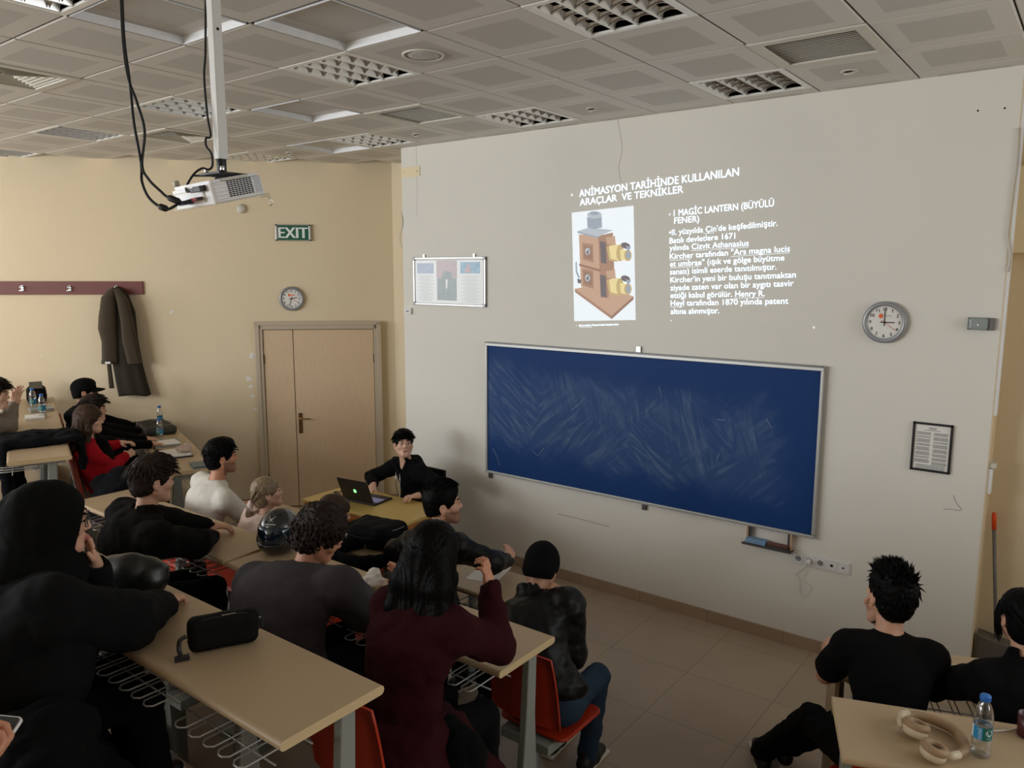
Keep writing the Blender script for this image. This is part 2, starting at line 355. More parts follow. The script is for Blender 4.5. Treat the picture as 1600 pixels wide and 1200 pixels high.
# ------------------------------------------------------------------ ceiling fixtures
def cell(i, j): return GX+(i+.5)*G, GY+(j+.5)*G
LPOS = {(0, -1): 'the largest one, cut by the top edge of the picture', (0, 2): 'the rightmost one, touching the white wall top',
        (-3, 2): 'beside the white wall above the slide picture', (-6, 2): 'just left of the white wall corner', (-9, 2): 'right behind the projector pole, small, by the beige wall',
        (-3, -1): 'in front of a lifted panel right of the projector pole', (-6, -1): 'behind the projector pole and cables', (-9, -1): 'left of the hanging cables, near the beige wall',
        (-12, -1): 'at the far left edge over the beige wall', (-3, -4): 'top left corner of the picture'}
for (i, j) in LAMPS:
    x, y = cell(i, j)
    t = thing('ceiling_light', 'square louvre ceiling light, '+LPOS.get((i, j), 'outside the picture'), 'ceiling light', (x, y, CEIL), 0, 'louvre ceiling lights')
    f = MB(); h = .298; q = .26
    for sx, sy, lx, ly in ((0, 1, .596, .034), (0, -1, .596, .034), (1, 0, .034, .53), (-1, 0, .034, .53)):
        f.box((sx*.281, sy*.281, .004), (lx, ly, .012), 'lamp_white')
    f.box((0, 0, .10), (.56, .56, .01), 'louver_dark')
    for sx, sy, lx, ly in ((0, 1, .56, .006), (0, -1, .56, .006), (1, 0, .006, .56), (-1, 0, .006, .56)): f.box((sx*.277, sy*.277, .055), (lx, ly, .09), 'louver_dark')
    f.build('frame', t)
    l = MB()
    # four lamps troughs: V-shaped long blades along Y and thin cross blades with curved lower edge
    for k in range(5):
        xx = -.262+k*.131
        for sg in (-1, 1):
            l.add([(xx, -.262, .0), (xx, .262, .0), (xx+sg*.014, .262, .045), (xx+sg*.014, -.262, .045)], [(0, 1, 2, 3)], 'louver_blade')
        l.box((xx, 0, .0), (.005, .53, .002), 'lamp_white')
    for k in range(5):
        yy = -.216+k*.105
        for a in range(4):
            x0 = -.262+a*.131; n = 6; P = []
            for u in range(n+1):
                uu = u/n; P.append((x0+uu*.131, yy, .004+.022*math.sin(PI*uu)))
            for u in range(n+1):
                uu = u/n; P.append((x0+uu*.131, yy+.012, .042))
            l.add(P, [(u, u+1, n+2+u, n+1+u) for u in range(n)], 'louver_blade')
            l.add([(p[0], 2*yy+.012-p[1]+.0, p[2]) for p in P], [(u, u+1, n+2+u, n+1+u) for u in range(n)], 'louver_blade')
    l.build('louvre', t)
    for k in range(4):
        MB().tube([(-.196+k*.131, -.26, .078), (-.196+k*.131, .26, .078)], .009, 'lamp_white', 8).build('lamp_tube', t)
VP = {(1, 1): 'near the top right, beside the white wall', (-4, 1): 'above the corner of the white wall', (-6, -3): 'at the left edge of the picture', (-8, 0): 'behind the hanging cables over the beige wall'}
for (i, j) in VENTS:
    x, y = cell(i, j); diff = i in (-6, -8)
    t = thing('ceiling_vent', ('four-way stepped ceiling air diffuser ' if diff else 'square ceiling air grille with fine slats ')+VP[(i, j)], 'vent', (x, y, CEIL))
    f = MB()
    for sx, sy, lx, ly in ((0, 1, .596, .06), (0, -1, .596, .06), (1, 0, .06, .476), (-1, 0, .06, .476)): f.box((sx*.268, sy*.268, .0), (lx, ly, .014), 'vent_white')
    f.box((0, 0, .09), (.58, .58, .01), 'dark_void'); f.build('frame', t, bevel=.003)
    l = MB()
    if diff:
        for k in range(6):
            r = .225-k*.036
            for a in range(4):
                R = rotz(a*PI/2); P = [R@V3(-r, r, .0), R@V3(r, r, 0), R@V3(r-.05, r-.05, .05), R@V3(-r+.05, r-.05, .05)]
                l.add(P, [(0, 1, 2, 3)], 'vent_white')
    else:
        for k in range(15): l.box((0, -.225+k*.032, .012), (.476, .022, .003), 'vent_white', rotx(.7))
    l.build('slats', t)
x, y = cell(-2, -1); t = thing('ceiling_speaker', 'round white loudspeaker grille set flush in a ceiling panel', 'speaker', (x, y, CEIL))
MB().lathe([(.118, -.001), (.118, -.008), (.106, -.01), (.102, -.006)], 'vent_white', seg=40, caps=False).build('rim', t)
MB().lathe([(.103, -.004), (.06, -.008), (.001, -.009)], 'ceiling_perforated', seg=40).build('grille', t); MB().box((0, -.02, -.0095), (.05, .008, .002), 'clock_grey').build('badge', t)
DP = {(1, 2): 'right of the lamp nearest the white wall', (-2, 2): 'above the slide by the white wall', (-5, 2): 'by the left corner of the white wall', (-8, 2): 'far back near the beige wall'}
for (i, j) in DP:
    x, y = cell(i, j); t = thing('ceiling_spotlight', 'small recessed ceiling spotlight '+DP[(i, j)], 'spotlight', (x, y, CEIL), 0, 'small recessed spotlights')
    MB().lathe([(.05, 0), (.05, -.005), (.036, -.007), (.034, 0)], 'vent_white', seg=24, caps=False).build('rim', t)
    m = MB(); m.lathe([(.034, 0), (.032, -.014), (.018, -.018), (.016, -.012)], 'vent_white', seg=20, caps=False, fn=lambda a, b, c: tuple(rotx(.5)@V3(a, b, c))); m.build('eyeball', t)
    m = MB(); m.lathe([(.016, -.0125), (.001, -.0125)], 'dark_void', seg=16, fn=lambda a, b, c: tuple(rotx(.5)@V3(a, b, c))); m.build('bulb', t)
def detector(loc, nrm, label, name='smoke_detector'):
    R = np.array((V3(0, 0, 1), np.cross(nrm, V3(0, 0, 1)), nrm)).T
    m = MB(); m.lathe([(.052, 0), (.052, .012), (.046, .026), (.03, .036), (.001, .038)], 'vent_white', seg=28, fn=lambda a, b, c: tuple(R@V3(a, b, c)))
    tag(m.build(name), label, 'detector').location = loc
detector(tuple(left(-1.659, 3.432)), LN, 'round cream dome detector on the beige wall below the projector')

# ------------------------------------------------------------------ projector on its pole
PX, PY = -2.56, 1.61
t = thing('projector', 'white ceiling-hung projector tilted slightly upward, vents on its side', 'projector', (PX, PY, 3.035))
RP = rotz(math.radians(0))@rotx(math.radians(13.5))@roty(math.radians(-2.3))
def pj(m): m.v = [tuple(RP@V3(*p)*.88) for p in m.v]; return m
m = MB(); prof = rrect(-.15, -.118, .15, .118, .02); m.prism(prof, -.045, .028, 'projector_white'); m.prism(rrect(-.14, -.11, .14, .112, .02), .028, .042, 'projector_white')
for k in range(5): m.box((.1505, 0, -.036+k*.014), (.003, .21, .0015), 'vent_white')
pj(m).build('body', t, bevel=.006)
m = MB(); m.box((0, 0, -.047), (.31, .245, .006), 'vent_white'); pj(m).build('base_plate', t, bevel=.002)
m = MB()
for a in range(8):
    for b in range(9): m.box((.1512, -.045+a*.0145, -.03+b*.0072), (.003, .010, .0045), 'gap_black')
for b in range(9): m.box((.1512, .088, -.03+b*.0072), (.003, .03, .003), 'clock_grey')
pj(m).build('vent_grille', t)
m = MB()
for k in range(13): m.box((.1512, -.06+k*.009, .036), (.002, .006, .012), 'vent_white')
pj(m).build('top_slots', t)
m = MB(); m.box((-.02, -.1195, -.01), (.22, .004, .052), 'vent_white'); m.box((-.02, -.121, -.012), (.2, .002, .044), 'projector_white'); pj(m).build('port_panel', t)
m = MB(); m.box((.085, -.13, .018), (.05, .03, .022), 'black_plastic'); m.box((.05, -.136, .016), (.03, .02, .016), 'black_plastic'); pj(m).build('power_plug', t, bevel=.002)
mat('plug_blue', (38, 56, 84), .5); mat('plug_red', (170, 40, 52), .5)
m = MB(); m.box((-.02, -.142, -.024), (.045, .04, .016), 'plug_blue'); pj(m).build('vga_plug', t, bevel=.002)
m = MB(); m.box((.055, -.138, -.018), (.04, .03, .013), 'plug_red'); m.box((.075, -.138, -.018), (.012, .026, .010), 'black_plastic'); pj(m).build('hdmi_plug', t, bevel=.002)
m = MB(); m.lathe([(.036, 0), (.036, .02), (.03, .022), (.027, .012), (.001, .008)], 'black_plastic', seg=24, fn=lambda a, b, c: (a+.07, .118+c, b-.005)); pj(m).build('lens', t)
m = MB(); m.tube([(.13, .1, -.05), (.148, .125, -.052), (.15, .13, -.085), (.142, .128, -.095)], [.008, .008, .007, .005], 'clear_plastic', 8); pj(m).build('lens_cap_hook', t)
m = MB(); m.lathe([(.012, 0), (.013, .02), (.01, .024), (.001, .024)], 'vent_white', seg=14, fn=lambda a, b, c: (a-.12, b-.1, .042+c)); pj(m).build('foot_knob', t)
t = thing('projector_mount', 'square white steel ceiling pole carrying the projector', 'ceiling mount', (PX, PY+.02, CEIL))
mat('pole_white', (212, 213, 210), .4)
m = MB(); m.box((0, 0, -.39), (.036, .036, .82), 'pole_white'); m.build('pole', t, bevel=.003)
m = MB(); m.lathe([(.005, 0), (.005, .002), (.001, .002)], 'gap_black', seg=12, fn=lambda a, b, c: (.018+c, a, b-.36)); m.build('bolt_hole', t)
m = MB(); m.box((0, 0, .0), (.14, .14, .01), 'pole_white'); m.build('ceiling_plate', t)
m = MB(); m.tube([(0, 0, -.80), (0, 0, -.85)], .017, 'black_plastic', 14); m.box((0, 0, -.853), (.13, .1, .008), 'black_plastic')
for sx in (-1, 1):
    m.box((sx*.06, .02, -.856), (.1, .018, .006), 'black_plastic', rotz(sx*.5)); m.box((sx*.05, -.03, -.856), (.1, .018, .006), 'black_plastic', rotz(-sx*.6)); m.tube([(sx*.05, -.03, -.845), (sx*.05, -.03, -.83)], .008, 'chrome', 10)
m.build('swivel_bracket', t, bevel=.001)
def smooth_path(P, n=12):
    P = [np.array(p, float) for p in P]; Q = [2*P[0]-P[1]]+P+[2*P[-1]-P[-2]]; out = []
    for i in range(1, len(Q)-2):
        for k in range(n):
            u = k/n; a, b, c, d = Q[i-1:i+3]
            out.append(.5*((2*b)+(c-a)*u+(2*a-5*b+4*c-d)*u*u+(3*b-a-3*c+d)*u**3))
    return out+[P[-1]]
def onD(px, py, ref, off=0):   # point on the plane through ref, parallel to the picture plane
    d = ray(px, py); k = ((np.array(ref)-V3(0, 0, CAMZ))@CF+off)/(d@CF); return d*k+V3(0, 0, CAMZ)
rf = (PX, PY, 3.05)
vg = V3(PX, PY, 3.035)+RP@V3(-.035, -.145, -.021); hd = V3(PX, PY, 3.035)+RP@V3(.045, -.14, -.016); pw = V3(PX, PY, 3.035)+RP@V3(.04, -.125, .014)
top = [onD(187, -25, rf), onD(191, 30, rf)]
c1 = [(190, -30), (194, 60), (203, 130), (209, 190), (218, 240), (221, 262), (222, 285), (232, 308), (248, 322), (262, 327)]
c2 = [(188, -30), (192, 60), (200, 120), (214, 160), (226, 205), (222, 258), (232, 280), (250, 298), (262, 308), (282, 316)]
for nm, c, e, lab, ferr in (('cable', c1, vg, 'black monitor cable hanging lowest from the ceiling to the projector', (9, 9)), ('cable', c2, hd, 'black video cable crossing over to the red plug of the projector', (8, 8))):
    t = thing(nm, lab, 'cable', tuple(onD(*c[0], rf)), 0, 'projector cables'); b = np.array(t.location)
    MB().tube([p-b for p in smooth_path([onD(*p, rf, -.08 if i < 6 else -.12) for i, p in enumerate(c)]+[e])], .0048, 'black_rubber', 8).build('cord', t)
    k = len(c)-2; q0 = onD(*c[k], rf, -.12); q1 = onD(*c[k+1], rf, -.12)
    MB().tube([q0-b, q0*.8+q1*.2-b, q0*.2+q1*.8-b, q1-b], [.007, .0115, .0115, .007], 'black_rubber', 10).build('ferrite_core', t)
pc = [onD(*p, rf, -.03) for p in ((321, -20), (321, 80), (319, 120), (324, 180), (329, 212), (322, 216), (322, 228), (330, 240), (332, 258), (326, 265), (316, 263), (303, 272), (292, 290))]
t = tag(MB().tube(smooth_path(pc+[pw+V3(-.03, 0, 0), pw]), .004, 'black_rubber', 8).build('power_cable'), 'black power cable looped and tied along the projector pole', 'cable')

# ------------------------------------------------------------------ left wall: door, exit sign, clock, coat rack
LRm = np.array((LD, LN, V3(0, 0, 1))).T    # columns: along, out of wall, up
def lw(m): return m
def Lput(o, s, z, d=0): o.location = tuple(left(s, z, d)); o.rotation_euler = (0, 0, PI/4); return o
# wall local frame: x along LD (to the right in the photo), y = -LN (into wall), so use rotation +45 deg and y negative for outward
dr = bpy.data.objects.new('door_1', None); link(dr); Lput(dr, 0, 0); tag(dr, kind='structure')
s0, s1, sm, zt = -1.545, -.18, -1.15, 2.15
m = MB()
m.box((s0+.03, -.02, zt/2), (.06, .09, zt), 'door_frame'); m.box((s1-.03, -.02, zt/2), (.06, .09, zt), 'door_frame'); m.box(((s0+s1)/2, -.02, zt-.03), (s1-s0, .09, .06), 'door_frame')
m.box((s0+.0, -.07, zt/2), (.05, .012, zt+.04), 'door_frame'); m.box((s1, -.07, zt/2), (.05, .012, zt+.04), 'door_frame'); m.box(((s0+s1)/2, -.07, zt+.01), (s1-s0+.05, .012, .045), 'door_frame')
m.build('door_frame', dr, bevel=.004)
m = MB(); m.box(((s0+s1)/2, -.008, zt/2), (s1-s0-.1, .012, zt-.06), 'gap_black'); m.build('door_gap', dr)
lf = MB().box(((s0+.065+sm-.004)/2, -.03, (zt-.065)/2+.004), (sm-.004-s0-.065, .04, zt-.075), 'door_wood').build('door_leaf', dr, bevel=.003)
lf2 = MB().box(((s1-.065+sm+.004)/2, -.03, (zt-.065)/2+.004), (s1-.065-sm-.004, .04, zt-.075), 'door_wood').build('door_leaf', dr, bevel=.003)
hx = sm+.05; hz = 1.02
m = MB(); m.box((hx, -.054, hz-.02), (.042, .008, .24), 'brass'); m.tube([(hx, -.05, hz+.04), (hx, -.10, hz+.04), (hx+.02, -.105, hz+.04), (hx+.12, -.1, hz+.036)], [.009, .009, .008, .007], 'brass', 10)
m.tube([(hx, -.055, hz-.08), (hx, -.064, hz-.08)], .009, 'brass', 12); m.build('door_handle', lf2, bevel=.002)
for sx in (s0+.062, s1-.062):
    for z in (1.75, .35): MB().box((sx, -.055, z), (.014, .016, .1), 'gap_black').build('hinge', lf if sx < sm else lf2)
# exit sign
t = thing('exit_sign', 'green and white EXIT sign in an aluminium frame above the door', 'sign'); Lput(t, -1.107, 3.175)
m = MB(); m.box((0, -.012, 0), (.36, .024, .165), 'exit_green'); m.build('panel', t)
m = MB()
for sx in (-1, 1): m.box((sx*.183, -.016, 0), (.02, .034, .175), 'aluminium')
for sz in (-1, 1): m.box((0, -.014, sz*.084), (.37, .028, .009), 'aluminium')
for sx in (-1, 1):
    for sz in (-1, 1): m.box((sx*.184, -.018, sz*.083), (.022, .034, .014), 'clock_black')
m.build('frame', t, bevel=.003)
m = MB(); PE, FE = glyphs('EXIT'); m.text('EXIT', lambda x, y: (x-.158, -.0255, y-.058), 'exit_white', .116, .316)
# bold strokes
for off in (.006, -.006): m.text('EXIT', lambda x, y, o=off: (x-.158+o, -.0253, y-.058), 'exit_white', .116, .316)
m.build('lettering', t)
def clock(label, R, hour, minute, sec, put, logo):
    t = thing('wall_clock', label, 'clock'); put(t)
    fy = lambda a, b, c: (a, -c, b)
    m = MB(); m.lathe([(R-.002, 0), (R, .01), (R, .03), (R-.01, .042), (R-.026, .04), (R-.03, .03)], 'clock_grey', seg=48, fn=fy, caps=False); m.build('rim', t)
    m = MB(); m.lathe([(R-.028, .028), (.001, .028)], 'clock_face', seg=48, fn=fy); m.build('dial', t)
    rn = R*.64
    for h in range(1, 13):
        a = PI/2-h*PI/6; hh = R*.155
        m = MB(); P, F = glyphs(str(h)); W = (P[:, 0].max()-P[:, 0].min())*hh/CAPH
        for o in (0, .0012): m.text(str(h), lambda x, y, a=a, W=W, o=o: (rn*math.cos(a)-W/2+x+o, -.0288-o*.1, rn*math.sin(a)-hh/2+y), 'clock_black', hh)
        m.build('numeral', t)
    m = MB()
    for k in range(60):
        a = k*PI/30; l = .010 if k % 5 == 0 else .004; Rm = roty(-a); m.box(Rm@V3(R-.036-l/2, -.029, 0), (l, .001, .0022 if k % 5 == 0 else .001), 'clock_black', Rm)
    m.build('minute_marks', t)
    m = MB(); m.lathe([(R*.11, .0287), (.001, .0287)], 'logo_orange', (0, 0, 0), 20, fn=lambda a, b, c: (a-R*.17+logo, -c, b+R*.30))
    if logo == 0: m.text('ÖSYM', lambda x, y: (x-R*.08, -.0289, y+R*.26), 'clock_grey', R*.10)
    else: m.box((R*.12, -.0288, R*.3), (R*.34, .0008, R*.07), 'logo_orange')
    m.build('logo', t)
    for nm, ang, l, wd, mt in (('hour_hand', (hour+minute/60)/12, R*.45, .007, 'clock_black'), ('minute_hand', minute/60, R*.66, .005, 'clock_black'), ('second_hand', sec/60, R*.62, .002, 'logo_orange')):
        a = PI/2-ang*2*PI; Rm = roty(-a); m = MB(); m.box(Rm@V3(l/2-.012, 0, 0)+V3(0, -.032, 0), (l+.024, .0015, wd), mt, Rm); m.build(nm, t)
    m = MB(); m.lathe([(.006, .028), (.006, .036), (.001, .036)], 'clock_black', seg=14, fn=fy); m.build('centre_cap', t)
clock('small grey-rimmed round clock on the beige wall above the door', .137, 2, 33, 20, lambda t: Lput(t, -1.153, 2.437), .0001)
clock('large grey-rimmed round clock on the white wall, showing three o\'clock', .137, 3, 0, 21, lambda t: setattr(t, 'location', (-1.137, WY, 2.423)), 0)
# coat rack
t = thing('coat_rack', 'long mahogany-coloured board with chrome coat hooks on the beige wall', 'coat rack'); Lput(t, -4.4, 2.56)
m = MB(); m.box((.15, -.012, 0), (3.0, .024, .145), 'rack_mahogany'); m.build('board', t, bevel=.002)
for k in range(6):
    hx = -1.05+k*.485-.0; 
    m = MB(); m.box((hx+.0, -.026, 0), (.03, .006, .05), 'chrome'); m.tube([(hx, -.03, -.005), (hx, -.055, -.012), (hx, -.072, .002), (hx, -.07, .02)], [.006, .006, .006, .009], 'chrome', 10)
    m.tube([(hx-.028, -.045, -.028), (hx, -.04, -.03), (hx+.028, -.045, -.028)], .006, 'chrome', 8); m.tube([(hx, -.03, .01), (hx, -.05, .018)], [.006, .008], 'chrome', 8)
    m.build('hook', t)
# coat: lofted folds hanging from the third visible hook
t = thing('coat', 'long dark olive-brown coat hanging from a chrome hook', 'coat'); Lput(t, -3.02, 0)
def coat_part(prof, name, m_, folds, yb, ph, extra=0):
    """prof: (z, xl, xr, depth)"""
    n = 44; rows = []
    mb = MB(); V = []
    for z, xl, xr, dp in prof:
        for k in range(n):
            a = 2*PI*k/n; cx = (xl+xr)/2; hw = (xr-xl)/2
            u = math.cos(a); v = math.sin(a); f = 1+.10*math.sin(folds*a+ph)*min(1, (2.6-z)*1.2)
            V.append((cx+hw*u*(1+.02*math.sin(folds*a)), -yb-dp/2+dp/2*v*f*1.0-.0*z, z+extra*math.sin(3*a+ph)*(1 if z < 1.4 else 0)))
    N = len(prof); F = [(i*n+k, (i+1)*n+k, (i+1)*n+(k+1) % n, i*n+(k+1) % n) for i in range(N-1) for k in range(n)]
    F += [tuple(range(n)), tuple(range((N-1)*n, N*n))[::-1]]
    mb.add(V, F, m_, True); return mb.build(name, t)
def dense(prof, k=5):
    out = []
    for a, b in zip(prof, prof[1:]):
        for i in range(k): u = i/k; u = u; out.append(tuple(x*(1-u)+y*u for x, y in zip(a, b)))
    return out+[prof[-1]]
coat_part(dense([(2.575, -.02, .02, .03), (2.55, -.06, .075, .07), (2.48, -.115, .135, .10), (2.30, -.135, .19, .11), (2.0, -.11, .20, .12), (1.7, -.08, .235, .12), (1.52, -.06, .27, .13), (1.375, -.04, .305, .14)]), 'body', 'coat_dark', 7, .03, .4, .012)
coat_part(dense([(2.555, -.05, .03, .05), (2.46, -.125, .02, .09), (2.25, -.165, .015, .10), (2.12, -.18, .01, .10), (1.98, -.155, .01, .09), (1.80, -.165, -.0, .085), (1.735, -.18, -.01, .08)]), 'sleeve', 'coat_brown', 3, .11, 1.1)
coat_part(dense([(2.555, .0, .06, .05), (2.44, .03, .15, .09), (2.2, .06, .19, .10), (1.98, .06, .215, .10), (1.80, .09, .235, .09), (1.735, .10, .25, .085)]), 'sleeve', 'coat_brown', 3, .11, 2.2)
coat_part(dense([(1.74, -.145, -.10, .02), (1.45, -.14, -.085, .02)]), 'belt', 'coat_brown', 2, .07, 0)
MB().box((-.085, -.215, 1.752), (.055, .002, .022), 'paper').build('sleeve_tag', t)
# chipped plaster spots on the beige wall (wear with a shape of its own)
m = MB(); rr = random.Random(3)
for px, py, sz in ((388, 592, .05), (392, 604, .035), (395, 618, .03), (393, 556, .05), (399, 556, .03), (268, 488, .03), (316, 653, .02), (158, 483, .03), (65, 556, .015), (272, 577, .012), (398, 640, .03), (300, 610, .01), (150, 495, .012)):
    d = ray(px, py); k = (LC-V3(0, 0, CAMZ))@LN/(d@LN); c = d*k+V3(0, 0, CAMZ)+LN*.0015
    n = 11; P = [c]+[c+(LD*math.cos(2*PI*i/n)+V3(0, 0, 1)*math.sin(2*PI*i/n)*.8)*sz*rr.uniform(.4, 1) for i in range(n)]
    m.add(P, [(0, 1+i, 1+(i+1) % n) for i in range(n)], 'paper')
tag(m.build('plaster_chips'), kind='structure').name = 'trim_3'

# ------------------------------------------------------------------ front wall: blackboard, notice board, sockets, signs
def board_mat():
    m = mat('board_blue', (24, 56, 104), .6, spec=.2); nt = m.node_tree; N = nt.nodes; L = nt.links; b = N['Principled BSDF']
    tc = N.new('ShaderNodeTexCoord')
    def noise(sc, rot, scale, det=4, dist=0):
        m0 = N.new('ShaderNodeMapping'); m0.inputs['Rotation'].default_value = (0, rot, 0); L.new(tc.outputs['Object'], m0.inputs[0]); mp = N.new('ShaderNodeMapping'); mp.inputs['Scale'].default_value = sc; L.new(m0.outputs[0], mp.inputs[0])
        n = N.new('ShaderNodeTexNoise'); n.inputs['Scale'].default_value = scale; n.inputs['Detail'].default_value = det; n.inputs['Distortion'].default_value = dist; L.new(mp.outputs[0], n.inputs[0]); return n.outputs[0]
    def math_(op, a, b_=None, c=None):
        n = N.new('ShaderNodeMath'); n.operation = op
        for i, v in enumerate((a, b_, c)):
            if v is None: continue
            if isinstance(v, (int, float)): n.inputs[i].default_value = v
            else: L.new(v, n.inputs[i])
        return n.outputs[0]
    def mr(v, a, b_, lo=0, hi=1):
        n = N.new('ShaderNodeMapRange'); n.interpolation_type = 'SMOOTHSTEP'; L.new(v, n.inputs[0])
        for i, q in enumerate((a, b_, lo, hi)): n.inputs[1+i].default_value = q
        return n.outputs[0]
    s1 = noise((8, 1, 1.3), .25, 1.8, 7, 1.6); s2 = noise((1.3, 1, 7), .75, 1.6, 7, 1.8); s3 = noise((1.2, 1, 7), -.7, 1.5, 7, 2.0)
    pick = mr(noise((1, 1, 1), 0, 1.1, 2, .5), .4, .6); pick2 = mr(noise((1, 1, 1), 1, 1.4, 2, .5), .45, .6)
    mx = N.new('ShaderNodeMix'); L.new(pick, mx.inputs[0]); L.new(s1, mx.inputs[2]); L.new(s2, mx.inputs[3])
    mx2 = N.new('ShaderNodeMix'); L.new(pick2, mx2.inputs[0]); L.new(mx.outputs[0], mx2.inputs[2]); L.new(s3, mx2.inputs[3])
    sx = N.new('ShaderNodeSeparateXYZ'); L.new(tc.outputs['Object'], sx.inputs[0])
    wob = math_('MULTIPLY_ADD', noise((1, 1, 1), 0, 2.4, 3), .5, -.25)
    zz = math_('ADD', sx.outputs[2], wob); cz = math_('ABSOLUTE', math_('SUBTRACT', zz, math_('MULTIPLY_ADD', sx.outputs[0], -.05, -.02)))
    mask = math_('MULTIPLY', mr(cz, .48, .22), mr(math_('ADD', sx.outputs[0], wob), 1.42, 1.05))
    st = math_('MULTIPLY', mr(mx2.outputs[0], .42, .75), mask); haze = math_('MULTIPLY', mask, .10)
    fac = math_('ADD', math_('MULTIPLY', st, .36), haze)
    cm = N.new('ShaderNodeMix'); cm.data_type = 'RGBA'; L.new(fac, cm.inputs['Factor']); cm.inputs['A'].default_value = (*lin((12, 55, 112)), 1); cm.inputs['B'].default_value = (*lin((118, 138, 158)), 1)
    L.new(cm.outputs['Result'], b.inputs['Base Color'])
board_mat()
bx0, bx1, bz0, bz1 = -4.525, -1.493, .862, 2.105; bc = ((bx0+bx1)/2, WY, (bz0+bz1)/2); bw, bh = bx1-bx0, bz1-bz0
t = thing('chalkboard', 'wide blue chalkboard with smeared chalk dust in an aluminium frame', 'chalkboard', bc)
MB().box((0, -.02, 0), (bw-.03, .022, bh-.03), 'board_blue').build('writing_surface', t)
m = MB()
m.box((0, -.024, bh/2-.018), (bw, .048, .036), 'blue_board_frame'); m.box((0, -.05, bh/2-.006), (bw, .01, .012), 'alu_dark'); m.box((0, -.024, -bh/2+.011), (bw, .046, .024), 'blue_board_frame')
for sx in (-1, 1): m.box((sx*(bw/2-.011), -.024, 0), (.022, .046, bh-.05), 'blue_board_frame')
m.build('frame', t, bevel=.004)
for x in (-1.48, 0.05+.1): 
    MB().box((x, -.012, -bh/2-.03), (.035, .02, .05), 'alu_dark').build('bracket', t)
MB().box((.06, -.012, bh/2+.025), (.04, .012, .045), 'chrome').build('bracket', t)
# chalk strokes left standing on the board
mat('chalk', (150, 160, 172), .9)
for P in (((770, 700), (776, 712), (781, 728)), ((893, 640), (905, 632), (915, 620)), ((833, 705), (840, 712), (850, 700)), ((1120, 655), (1128, 657), (1133, 655)), ((1198, 655), (1206, 670)), ((1030, 603), (1034, 622)), ((1120, 718), (1124, 708))):
    MB().tube([onY(*p, WY-.0312)-np.array(bc) for p in P], .0018, 'chalk', 4).build('chalk_stroke', t)
# eraser tray below
t = thing('eraser_tray', 'small hanging metal tray holding chalk things under the chalkboard', 'tray', (-1.815, WY, .80)); mat('tray_wood', (190, 160, 128), .6)
for sx in (-1, 1): MB().box((sx*.15, -.03, .0), (.03, .012, .13), 'alu_dark').box((sx*.162, -.03, 0), (.012, .04, .13), 'tray_wood').build('hanger', t)
m = MB(); m.box((0, -.06, -.062), (.36, .09, .006), 'alu_dark'); m.box((0, -.104, -.055), (.36, .004, .018), 'alu_dark'); m.build('shelf', t)
mat('eraser_blue', (120, 152, 184), .8, var=.2, vs=40); mat('eraser_felt', (70, 62, 58), .95, var=.2, vs=60)
e = tag(MB().box((0, 0, 0), (.15, .06, .04), 'eraser_blue').build('chalk_box', bevel=.004), 'pale blue chalk box on the tray under the chalkboard', 'box'); e.location = (-1.90, WY-.06, .782-.02)
e = thing('board_eraser', 'dark felt board eraser on the tray under the chalkboard', 'eraser', (-1.74, WY-.06, .742)); MB().box((0, 0, .013), (.15, .05, .022), 'eraser_felt').build('felt', e, bevel=.003); MB().box((0, 0, .028), (.15, .05, .008), 'rack_mahogany').build('handle', e)
# sockets
t = thing('socket_strip', 'white five-gang strip of power and data sockets low on the white wall', 'socket', (-1.448, WY, .685))
MB().box((0, -.006, 0), (.40, .012, .088), 'white_plastic').build('plate', t, bevel=.003)
for k in range(5):
    x = -.156+k*.078; m = MB(); m.box((x, -.013, 0), (.066, .004, .066), 'white_plastic')
    if k < 3:
        m.lathe([(.025, .0), (.024, .004), (.021, -.006+.004)], 'white_plastic', seg=24, caps=False, fn=lambda a, b, c, x=x: (x+a, -.015-c, b)); m.lathe([(.0205, .0012), (.001, .0012)], 'clock_grey', seg=24, fn=lambda a, b, c, x=x: (x+a, -.0145-c, b))
        for sx in (-1, 1): m.lathe([(.003, .002), (.001, .002)], 'gap_black', seg=8, fn=lambda a, b, c, x=x, sx=sx: (x+a+sx*.0095, -.0145-c, b))
    else: m.box((x, -.0155, 0), (.018 if k == 3 else .012, .002, .018 if k == 3 else .012), 'gap_black')
    m.build('power_outlet' if k < 3 else 'data_outlet', t)
t = thing('charger', 'white plug and thin cord in the second outlet of the socket strip', 'charger', (-1.526, WY, .685))
MB().lathe([(.018, .015), (.018, .045), (.012, .055), (.001, .056)], 'white_plastic', seg=18, fn=lambda a, b, c: (a, -c, b)).build('plug', t)
MB().tube(smooth_path([np.array(onY(*p, WY-.012))-V3(-1.526, WY, .685) for p in ((1239, 852), (1250, 860), (1260, 872))]+[V3(0, -.05, 0)]), .0022, 'white_plastic', 6).tube(smooth_path([V3(0, -.05, -.01)]+[np.array(onY(*p, WY-.01))-V3(-1.526, WY, .685) for p in ((1256, 888), (1243, 898), (1248, 903), (1250, 925), (1258, 932), (1268, 918), (1255, 905), (1262, 890))]), .0022, 'vent_white', 6).build('cord', t)
